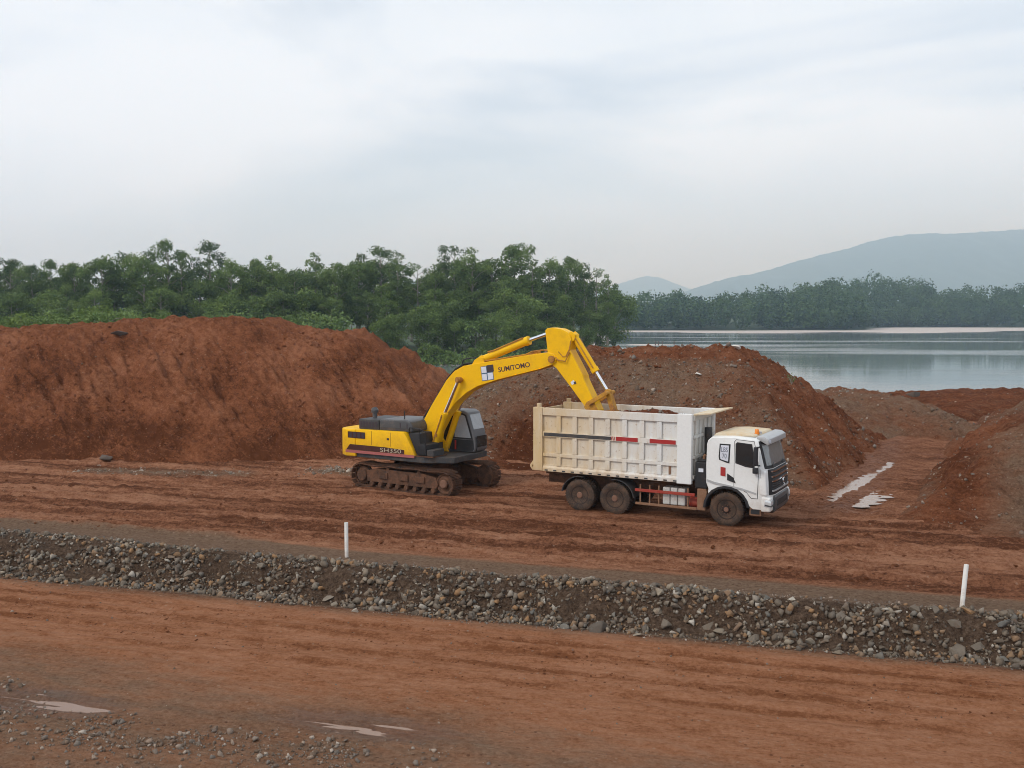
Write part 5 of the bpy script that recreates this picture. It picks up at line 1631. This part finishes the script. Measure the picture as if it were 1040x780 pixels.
for sgn in (-1, 1):
    yc = sgn * 1.30; hw = 0.30
    # path of the belt: two wheels, flat below, slight sag above
    zc, rr_, xh = 0.50, 0.44, 2.0
    path = []
    def seg(p, q, n):
        for k in range(n): path.append((p[0] + (q[0] - p[0]) * k / n, p[1] + (q[1] - p[1]) * k / n))
    seg((-xh, zc - rr_), (xh, zc - rr_), 20)
    for k in range(7): a = R(-90 + 180 * k / 7); path.append((xh + rr_ * math.cos(a), zc + rr_ * math.sin(a)))
    for k in range(20):
        f = k / 20; path.append((xh - 2 * xh * f, zc + rr_ - 0.035 * math.sin(math.pi * 3 * f) ** 2))
    for k in range(7): a = R(90 + 180 * k / 7); path.append((-xh + rr_ * math.cos(a), zc + rr_ * math.sin(a)))
    # even spacing
    pts = np.array(path + [path[0]]); L = np.concatenate([[0], np.cumsum(np.hypot(*np.diff(pts, axis=0).T))])
    ns = 52
    mb = MB(); lk = MB()
    for k in range(ns):
        l0 = L[-1] * k / ns
        p = Vector((np.interp(l0, L, pts[:, 0]), 0, np.interp(l0, L, pts[:, 1])))
        l1 = (l0 + 0.05) % L[-1]
        q = Vector((np.interp(l1, L, pts[:, 0]), 0, np.interp(l1, L, pts[:, 1])))
        d = (q - p).normalized(); n_ = Vector((d.z, 0, -d.x))      # outward
        c_ = Vector((p.x, yc, p.z)) + n_ * 0.02
        hl_ = L[-1] / ns * 0.46
        mb.obox(c_ - d * hl_, c_ + d * hl_, hw * 2, 0.03)
        for g_ in (-0.6, 0.05, 0.7):
            b0 = c_ + d * hl_ * g_ + n_ * 0.012
            mb.obox(b0, b0 + n_ * 0.04, hw * 2, 0.018)
        lk.obox(c_ - d * hl_ * 1.1 - n_ * 0.05, c_ + d * hl_ * 1.1 - n_ * 0.05, 0.22, 0.07)
    mb.xform(TR); lk.xform(TR)
    tr_ = mb.build('track', M['muddy'], exc)
    lk.build('track_chain', M['muddy'], tr_)
    mb = MB()
    mb.prism([(-1.75, 0.28), (1.62, 0.28), (1.72, 0.42), (1.62, 0.70), (1.0, 0.80), (-1.2, 0.80), (-1.75, 0.70)], yc - 0.19, yc + 0.19)
    for xx_ in (-0.9, 0.1, 0.9): mb.box(xx_ - 0.22, xx_ + 0.22, *sorted((yc + sgn * 0.185, yc + sgn * 0.24)), 0.44, 0.68)
    tf = mb.xform(TR).build('track_frame', M['muddy'], exc, 0.02)
    for xx_ in np.linspace(-1.5, 1.5, 8):
        m2 = MB(); m2.lathe([(0.05, 0.24), (0.09, 0.235), (0.11, 0.18), (0.11, -0.18), (0.09, -0.24), (0.05, -0.24)], (xx_, yc, 0.20), 14)
        m2.xform(TR).build('track_roller', M['muddy'], tf, 0, True)
    for xx_ in (-0.7, 0.8):
        m2 = MB(); m2.lathe([(0.04, 0.2), (0.075, 0.19), (0.075, -0.19), (0.04, -0.2)], (xx_, yc, 0.82), 12)
        m2.xform(TR).build('carrier_roller', M['muddy'], tf, 0, True)
    # idler in front, drive sprocket behind
    m2 = MB(); m2.lathe([(0.05, 0.20), (0.15, 0.20), (0.17, 0.14), (0.30, 0.12), (0.33, 0.15), (0.385, 0.15), (0.385, -0.15), (0.05, -0.15)], (xh, yc, zc), 26, sgn)
    idl = m2.xform(TR).build('idler_wheel', M['muddy'], exc, 0, True)
    m2 = MB(); m2.lathe([(0.01, 0.27), (0.13, 0.26), (0.17, 0.215), (0.17, 0.19)], (xh, yc, zc), 18, sgn); m2.xform(TR).build('idler_hub', M['hub'], idl, 0, True)
    m2 = MB(); m2.lathe([(0.05, 0.24), (0.22, 0.23), (0.26, 0.14), (0.34, 0.10), (0.34, -0.10), (0.05, -0.15)], (-xh, yc, zc), 22, sgn)
    for k in range(21):
        a = 2 * math.pi * k / 21
        m2.obox((-xh + 0.33 * math.cos(a), yc, zc + 0.33 * math.sin(a)), (-xh + 0.40 * math.cos(a), yc, zc + 0.40 * math.sin(a)), 0.08, 0.05)
    m2.xform(TR).build('drive_sprocket', M['muddy'], exc, 0, True)
mb = MB(); mb.prism([(-0.9, -1.15), (-0.35, -0.5), (-0.35, 0.5), (-0.9, 1.15), (0.9, 1.15), (0.35, 0.5), (0.35, -0.5), (0.9, -1.15)], 0.55, 0.80, 'z'); mb.box(-0.75, 0.75, -0.75, 0.75, 0.55, 0.98)
mb.xform(TR).build('undercarriage', M['muddy'], exc, 0.03)
mb = MB(); mb.lathe([(0.72, -0.06), (0.76, -0.04), (0.76, 0.06), (0.70, 0.10)], (0, 0, 0), 36)
mb.xform(Matrix.Translation((0, 0, 1.08)) @ Matrix.Rotation(R(-90), 4, 'X')).build('slew_ring', M['muddy'], exc, 0, True)

# ---- upper structure
MB().prism([(-3.0, -1.35), (0.9, -1.40), (1.95, -0.9), (1.95, 1.40), (-3.0, 1.35)], 1.18, 1.40, 'z').build('deck', M['charcoal'], exc, 0.02)
MB().box(0.40, 1.32, -1.42, -0.45, 1.402, 1.44).build('walkway', M['muddy'], exc, 0.01)
# counterweight, rounded behind
poly = []
for k in range(13):
    a = -1 + 2 * k / 12
    poly.append((-2.85 - 0.47 * (1 - abs(a) ** 5) ** 0.5 if abs(a) < 1 else -2.85, a * 1.45))
mb = MB(); mb.prism([(-2.35, -1.45)] + poly + [(-2.35, 1.45)], 1.20, 2.27, 'z')
cw = mb.build('counterweight', M['yellow'], exc, 0.05, True, 3)
# right-hand engine housing, the side towards the truck body's near flank
side = [(-2.345, 1.41), (-2.345, 2.28), (-0.02, 2.30), (0.10, 2.16), (0.38, 1.72), (0.52, 1.41)]
ps = MB().prism(side, -1.44, -0.42).build('engine_housing', M['yellow'], exc, 0.03, True)
MB().box(-2.72, -1.86, -1.4545, -1.4505, 1.93, 2.18).build('vent_panel', M['darkred'], ps)
for k in range(4):
    xk = -2.66 + k * 0.21
    MB().box(xk, xk + 0.15, -1.459, -1.455, 1.955, 2.155).build('vent_slot', M['ink'], ps)
MB().prism([(-2.80, 1.46), (-2.62, 1.68), (-0.9, 1.67), (0.02, 1.62), (0.02, 1.46)], -1.456, -1.4505).build('dark_band', M['darkred'], ps)
MB().box(-2.84, 0.50, -1.458, -1.4505, 1.345, 1.455).build('red_stripe', M['pinkstripe'], ps)
for xk in (-1.55, -0.62): MB().box(xk - 0.006, xk + 0.006, -1.4435, -1.4405, 1.71, 2.25).build('panel_seam', M['darkred'], ps)
MB().box(-0.80, -0.70, -1.46, -1.44, 1.95, 2.03).build('latch', M['ink'], ps, 0.01)
text_mesh('model_lettering', 'SH350', 1.0, 0.155, M['pale_letter'], ps, Matrix.Translation((-1.12, -1.4575, 1.48)) @ Matrix.Rotation(R(90), 4, 'X'))
MB().box(-2.345, -0.30, 0.45, 1.42, 1.41, 2.26).build('pump_housing', M['yellow'], exc, 0.03, True)
# engine hood: dark louvred block behind, grey domed cover in front
mb = MB(); mb.box(-2.30, -1.32, -1.28, 0.42, 2.285, 2.68); hd = mb.build('louvre_hood', M['charcoal'], exc, 0.04, True)
for k in range(6): MB().box(-2.22 + k * 0.15, -2.14 + k * 0.15, -1.288, -1.275, 2.36, 2.60).build('louvre', M['ink'], hd)
mb = MB(); mb.prism([(-1.315, 2.285), (-1.315, 2.66), (-1.22, 2.72), (0.02, 2.74), (0.16, 2.68), (0.26, 2.50), (0.26, 2.285)], -1.25, 0.42)
h2 = mb.build('engine_hood', M['hood'], exc, 0.06, True, 3)
for xk in (-0.30, 0.02): MB().box(xk - 0.02, xk + 0.02, -1.256, -1.246, 2.32, 2.62).build('hood_strap', M['ink'], h2)
MB().box(-1.25, 0.2, -1.262, -1.252, 2.31, 2.42).build('hood_skirt', M['charcoal'], h2)
mb = MB(); mb.tube([(-1.92, -0.75, 2.66), (-1.92, -0.75, 2.90)], 0.09, 12); mb.tube([(-1.92, -0.75, 2.90), (-1.92, -0.75, 2.98), (-1.95, -0.75, 3.10)], [0.13, 0.15, 0.10], 12)
mb.build('exhaust', M['hood'], exc, 0, True)
mb = MB(); mb.tube([(-0.35, -0.9, 2.7), (-0.35, -0.9, 3.05)], 0.02, 6); mb.build('aerial', M['black'], exc, 0, True)
# black tool box, steps and rail ahead of the housing
MB().prism([(0.14, 2.28), (0.55, 1.46), (0.98, 1.46), (0.98, 1.86), (0.70, 1.90), (0.66, 2.28)], -1.36, -0.50).build('tool_locker', M['black'], exc, 0.03, True)
MB().box(0.99, 1.30, -1.34, -0.62, 1.445, 1.68).build('step', M['charcoal'], exc, 0.02)
mb = MB(); mb.tube([(0.20, -1.36, 2.26), (0.22, -1.36, 2.48), (0.66, -1.36, 2.46), (0.70, -1.36, 1.9)], 0.022, 6); mb.tube([(0.95, -1.36, 1.5), (0.95, -1.36, 2.35), (0.66, -1.36, 2.46)], 0.022, 6)
mb.build('handrail', M['black'], exc, 0, True)
mb = MB(); mb.box(-0.1, 0.6, -0.55, 0.5, 1.41, 1.9); mb.build('swing_motor', M['charcoal'], exc, 0.05)
for sgn in (-1, 1):
    MB().prism([(-0.25, 1.41), (0.85, 1.41), (0.72, 1.75), (0.45, 2.12), (0.2, 2.12), (0.0, 1.8)], *sorted((sgn * 0.30, sgn * 0.37))).build('boom_bracket', M['yellow'], exc, 0.015)

# ---- cab on the far side
cp = [(0.28, 1.42), (0.26, 2.90), (0.36, 3.02), (1.42, 3.04), (1.62, 2.95), (1.84, 2.30), (1.96, 1.80), (1.96, 1.52), (1.88, 1.42)]
ec = MB().prism(cp, 0.52, 1.42).build('operator_cab', M['cabgrey'], exc, 0.07, True, 3)
for yy_, nm in ((0.512, 'near'), (1.428, 'far')):
    s_ = -1 if nm == 'near' else 1
    fr_ = MB().prism([(0.36, 1.92), (0.36, 2.90), (1.40, 2.93), (1.56, 2.86), (1.78, 2.22), (1.86, 1.92)], *sorted((yy_, yy_ - s_ * 0.012))).build('cab_window_frame', M['black'], ec)
    MB().prism([(1.02, 1.98), (1.02, 2.86), (1.37, 2.87), (1.50, 2.82), (1.70, 2.22), (1.775, 1.98)], *sorted((yy_ + s_ * 0.006, yy_ - s_ * 0.002))).build('cab_window', M['cab_glass'], fr_)
    MB().prism([(0.42, 1.98), (0.42, 2.84), (0.95, 2.86), (0.95, 1.98)], *sorted((yy_ + s_ * 0.006, yy_ - s_ * 0.002))).build('cab_window', M['glass'], fr_)
    MB().prism([(0.36, 1.46), (0.36, 1.90), (1.88, 1.90), (1.92, 1.56), (1.84, 1.46)], *sorted((yy_ - s_ * 0.004, yy_ - s_ * 0.012))).build('lower_panel', M['black'], ec)
    MB().box(1.02, 1.09, *sorted((yy_ + s_ * 0.008, yy_ - s_ * 0.002)), 1.50, 1.86).build('red_decal', M['red'], ec)
mb = MB()
mb.add([(1.665, 0.60, 2.88), (1.665, 1.34, 2.88), (1.855, 1.34, 2.31), (1.855, 0.60, 2.31), (1.66, 0.60, 2.865), (1.66, 1.34, 2.865), (1.835, 1.34, 2.31), (1.835, 0.60, 2.31)],
       [(0, 1, 2, 3), (7, 6, 5, 4), (0, 4, 5, 1), (1, 5, 6, 2), (2, 6, 7, 3), (3, 7, 4, 0)])
mb.build('front_window', M['cab_glass'], ec)
MB().box(1.965, 1.99, 0.62, 1.32, 1.62, 2.05).build('front_lower_window', M['glass'], ec)
mb = MB(); mb.tube([(1.99, 0.56, 1.50), (2.06, 0.50, 1.62), (2.06, 0.50, 1.95), (1.97, 0.56, 2.0)], 0.018, 6); mb.build('grab_rail', M['black'], ec, 0, True)

# ---- boom
bp_ = [(-0.26, 2.07), (0.45, 3.22), (1.18, 4.26), (1.55, 4.62), (1.95, 4.82), (2.4, 4.90), (3.6, 5.10), (4.95, 5.32), (5.55, 5.40), (5.80, 5.36), (5.93, 5.22),
       (5.90, 5.06), (5.74, 4.96), (5.25, 4.79), (3.5, 4.36), (2.6, 4.08), (2.1, 3.82), (1.6, 3.42), (1.05, 2.80), (0.70, 2.20), (0.62, 1.80), (0.42, 1.66), (0.2, 1.72), (0.04, 1.92)]
boom = MB().prism(bp_, -0.285, 0.285).build('boom', M['yellow'], exc, 0.018)
for (x_, z_, r_, w_) in ((0.42, 1.90, 0.11, 0.40), (5.74, 5.16, 0.13, 0.36), (1.86, 4.30, 0.085, 0.60)):
    m2 = MB(); m2.lathe([(0.01, w_), (r_, w_ - 0.008), (r_, -w_ + 0.008), (0.01, -w_)], (x_, 0, z_), 18); m2.build('pin', M['yellow_muddy'], boom, 0, True)
mb = MB(); mb.prism([(2.30, 4.86), (2.42, 5.05), (2.60, 5.16), (2.78, 5.14), (2.86, 4.95)], -0.24, -0.16); mb.prism([(2.30, 4.86), (2.42, 5.05), (2.60, 5.16), (2.78, 5.14), (2.86, 4.95)], 0.16, 0.24)
mb.build('cylinder_lug', M['yellow'], boom, 0.01)
text_mesh('maker_lettering', 'SUMITOMO', 1.36, 0.185, M['lettering'], boom, Matrix.Translation((3.52, -0.2855, 4.62)) @ Matrix.Rotation(R(-10.3), 4, 'Y') @ Matrix.Rotation(R(90), 4, 'X'), 0.018)
# unit number sticker
Ms = Matrix.Translation((2.82, -0.286, 4.30)) @ Matrix.Rotation(R(-8), 4, 'Y')
stk = MB().box(-0.02, 0.50, -0.006, 0.003, -0.02, 0.52).xform(Ms).build('number_board', M['blue'], boom)
MB().box(0.00, 0.22, -0.009, -0.0055, 0.27, 0.50).xform(Ms).build('white_panel', M['offwhite'], stk)
MB().box(0.00, 0.21, -0.009, -0.0055, 0.00, 0.23).xform(Ms).build('white_panel', M['offwhite'], stk)
MB().box(0.25, 0.48, -0.009, -0.0055, 0.00, 0.25).xform(Ms).build('white_panel', M['offwhite'], stk)
MB().box(0.25, 0.54, -0.010, -0.0055, 0.28, 0.54).xform(Ms).build('dark_panel', M['ink'], stk)
# hand rail hoop and hoses on the boom
mb = MB(); mb.tube([(1.78, -0.2, 4.70), (1.90, -0.2, 5.02), (2.05, -0.2, 5.10), (2.45, -0.2, 5.14), (2.52, -0.2, 5.02)], 0.024, 6); mb.build('rail_hoop', M['black'], boom, 0, True)
for k, yy_ in enumerate((-0.14, -0.05, 0.06, 0.15)):
    mb = MB(); mb.tube([(0.0, yy_, 2.75), (0.45, yy_, 3.34), (1.14, yy_, 4.33), (1.52, yy_, 4.70), (1.95, yy_, 4.90), (2.45, yy_, 4.96)], 0.026, 6)
    mb.build('hose', M['black'], boom, 0, True)
for yy_ in (-0.19, 0.19):
    mb = MB(); mb.tube([(2.85, yy_, 5.02), (4.6, yy_, 5.30), (4.9, yy_, 5.42), (5.3, yy_, 5.48), (5.65, yy_, 5.44), (5.98, yy_ * 1.6, 5.14), (6.3, yy_ * 1.7, 5.10), (6.45, yy_ * 1.4, 5.42)], 0.024, 6)
    mb.build('hose', M['yellow_muddy'], boom, 0, True)
for sgn in (-1, 1):     # work lamp brackets and clamps
    MB().box(4.9, 5.06, sgn * 0.10 - 0.05, sgn * 0.10 + 0.05, 5.32, 5.42).build('hose_clamp', M['yellow_muddy'], boom, 0.01)

def ram(name, p0, p1, p2, y, rb, rr2, parent):
    """hydraulic cylinder: barrel p0-p1, chromed rod p1-p2"""
    a, b, c = Vector((p0[0], y, p0[1])), Vector((p1[0], y, p1[1])), Vector((p2[0], y, p2[1]))
    d = (b - a).normalized()
    mb = MB(); mb.tube([a, a + d * 0.08, b - d * 0.16], rb, 16); mb.tube([b - d * 0.16, b], rb * 1.18, 16)
    mb.lathe([(0.01, rb * 0.95), (rb * 1.05, rb * 0.9), (rb * 1.05, -rb * 0.9), (0.01, -rb * 0.95)], a, 14)
    o = mb.build(name, M['yellow'], parent, 0, True)
    MB().tube([b - d * 0.02, c], rr2, 12).build('rod', M['chrome'], o, 0, True)
    m2 = MB(); m2.lathe([(0.01, rr2 * 1.5), (rr2 * 1.9, rr2 * 1.4), (rr2 * 1.9, -rr2 * 1.4), (0.01, -rr2 * 1.5)], c, 14)
    m2.build('rod_eye', M['yellow_muddy'], o, 0, True)
    return o
for sgn in (-1, 1):
    o = ram('boom_cylinder', (0.62, 1.42), (1.22, 3.02), (1.86, 4.30), sgn * 0.46, 0.125, 0.062, exc)
    MB().tube([(0.70, sgn * 0.60, 1.75), (1.18, sgn * 0.60, 2.95)], 0.03, 6).build('feed_pipe', M['yellow_muddy'], o, 0, True)
    MB().box(0.86, 0.95, *sorted((sgn * 0.58, sgn * 0.64)), 2.1, 2.2).build('pipe_clamp', M['yellow_muddy'], o)
    MB().prism([(0.42, 1.30), (0.95, 1.30), (0.75, 1.55), (0.52, 1.55)], *sorted((sgn * 0.40, sgn * 0.54))).build('cylinder_foot', M['charcoal'], exc)
ac = ram('arm_cylinder', (2.69, 5.08), (4.66, 5.82), (5.55, 6.10), 0.0, 0.145, 0.07, exc)
MB().tube([(2.95, -0.12, 5.36), (3.2, -0.12, 5.42), (4.45, -0.12, 5.90)], 0.03, 6).build('feed_pipe', M['yellow_muddy'], ac, 0, True)

# ---- arm
ap = [(5.44, 6.18), (5.52, 6.26), (5.70, 6.29), (6.06, 6.25), (6.32, 6.14), (6.46, 6.00), (6.50, 5.80), (6.44, 5.50), (6.62, 5.20), (6.96, 4.62), (7.00, 4.46), (7.56, 3.42), (7.58, 3.22), (7.46, 3.10), (7.32, 3.14),
      (7.12, 3.42), (6.5, 4.16), (5.90, 4.84), (5.62, 5.02), (5.56, 5.30), (5.52, 5.60)]
am = MB().prism(ap, -0.235, 0.235).build('arm', M['yellow'], exc, 0.018)
for yy_ in (-0.2385, 0.2385):
    s_ = -1 if yy_ < 0 else 1
    MB().prism([(6.50, 5.84), (6.44, 5.50), (6.30, 5.26), (6.16, 5.24), (5.98, 5.42), (5.99, 5.45), (6.17, 5.28), (6.28, 5.30), (6.405, 5.52), (6.465, 5.83)], *sorted((yy_, yy_ + s_ * 0.02))).build('weld_plate_edge', M['yellow_muddy'], am)
    MB().prism([(6.48, 4.36), (6.60, 4.44), (6.66, 4.34), (6.54, 4.26)], *sorted((yy_, yy_ + s_ * 0.006))).build('sticker', M['offwhite'], am)
    MB().prism([(6.60, 4.36), (6.67, 4.40), (6.71, 4.32), (6.64, 4.28)], *sorted((yy_, yy_ + s_ * 0.010))).build('sticker_mark', M['ink'], am)
    MB().prism([(7.34, 3.78), (7.46, 3.60), (7.585, 3.36), (7.58, 3.20), (7.46, 3.085), (7.30, 3.12), (7.02, 3.50), (7.10, 3.66)], *sorted((yy_, yy_ + s_ * 0.012))).build('muddy_end', M['yellow_muddy'], am)
mb = MB(); mb.prism([(6.30, 6.02), (6.46, 6.16), (6.62, 6.04), (6.58, 5.84), (6.45, 5.78)], -0.17, -0.10); mb.prism([(6.30, 6.02), (6.46, 6.16), (6.62, 6.04), (6.58, 5.84), (6.45, 5.78)], 0.10, 0.17); mb.build('cylinder_lug', M['yellow'], am, 0.01)
bc_ = ram('bucket_cylinder', (6.50, 5.98), (7.36, 4.74), (7.84, 4.04), 0.0, 0.125, 0.06, exc)
for yy_ in (-0.16, 0.16): MB().tube([(6.62, yy_, 5.92), (7.32, yy_, 4.88)], 0.026, 6).build('feed_pipe', M['yellow_muddy'], bc_, 0, True)
for sgn in (-1, 1):
    MB().obox((7.26, sgn * 0.30, 3.66), (7.88, sgn * 0.30, 4.02), 0.06, 0.15).build('guide_link', M['yellow_muddy'], exc, 0.02)
MB().obox((7.86, 0, 4.04), (8.10, 0, 3.30), 0.30, 0.17).build('bucket_link', M['yellow_muddy'], exc, 0.03)
for (x_, z_, w_) in ((7.88, 4.02, 0.36), (7.26, 3.66, 0.36), (8.10, 3.30, 0.26), (7.44, 3.22, 0.32)):
    m2 = MB(); m2.lathe([(0.01, w_), (0.075, w_ - 0.01), (0.075, -w_ + 0.01), (0.01, -w_)], (x_, 0, z_), 14); m2.build('link_pin', M['yellow_muddy'], exc, 0, True)

# ---- bucket: curled shell with side cheeks, lip and teeth, sunk in the load
bo = [(7.60, 3.02), (7.95, 3.10), (8.25, 2.95), (8.45, 2.62), (8.42, 2.25), (8.18, 1.92), (7.80, 1.72), (7.30, 1.66)]
bi = [(7.34, 1.71), (7.78, 1.77), (8.14, 1.96), (8.365, 2.27), (8.39, 2.60), (8.21, 2.90), (7.93, 3.045), (7.62, 2.97)]
bk = MB().prism(bo + bi, -0.62, 0.62)
for sgn in (-1, 1): bk.prism([(7.60, 3.02), (7.95, 3.10), (8.25, 2.95), (8.45, 2.62), (8.42, 2.25), (8.18, 1.92), (7.80, 1.72), (7.30, 1.66), (7.42, 2.3)], *sorted((sgn * 0.622, sgn * 0.66)))
bko = bk.build('bucket', M['yellow_muddy'], exc)
for sgn in (-1, 1): MB().prism([(7.30, 3.06), (7.36, 3.34), (7.54, 3.38), (8.04, 3.42), (8.18, 3.38), (8.20, 3.0), (7.95, 3.105), (7.62, 3.025)], *sorted((sgn * 0.245, sgn * 0.295))).build('bucket_ear', M['yellow_muddy'], bko, 0.01)
for k in range(5):
    yk = -0.54 + k * 0.27
    MB().prism([(7.32, 1.655), (7.36, 1.73), (7.12, 1.69), (7.06, 1.66)], yk - 0.05, yk + 0.05).build('tooth', M['charcoal'], bko)

# ------------------------------------------------------------------ haze over the lagoon
mh, nth, bh = new_mat('haze_air')
nth.nodes.remove(bh)
pv = N(nth, 'ShaderNodeVolumePrincipled', Density=0.00033)
pv.inputs['Color'].default_value = (0.62, 0.81, 1.0, 1)
pv.inputs['Absorption Color'].default_value = (1, 1, 1, 1)
pv.inputs['Anisotropy'].default_value = 0.68
nth.links.new(pv.outputs['Volume'], nth.nodes['Material Output'].inputs['Volume'])
hz = MB().box(-6800, 6800, -320, 9200, -6.2, 590).build('haze', mh)
hz['kind'] = 'stuff'
hz.display_type = 'WIRE'
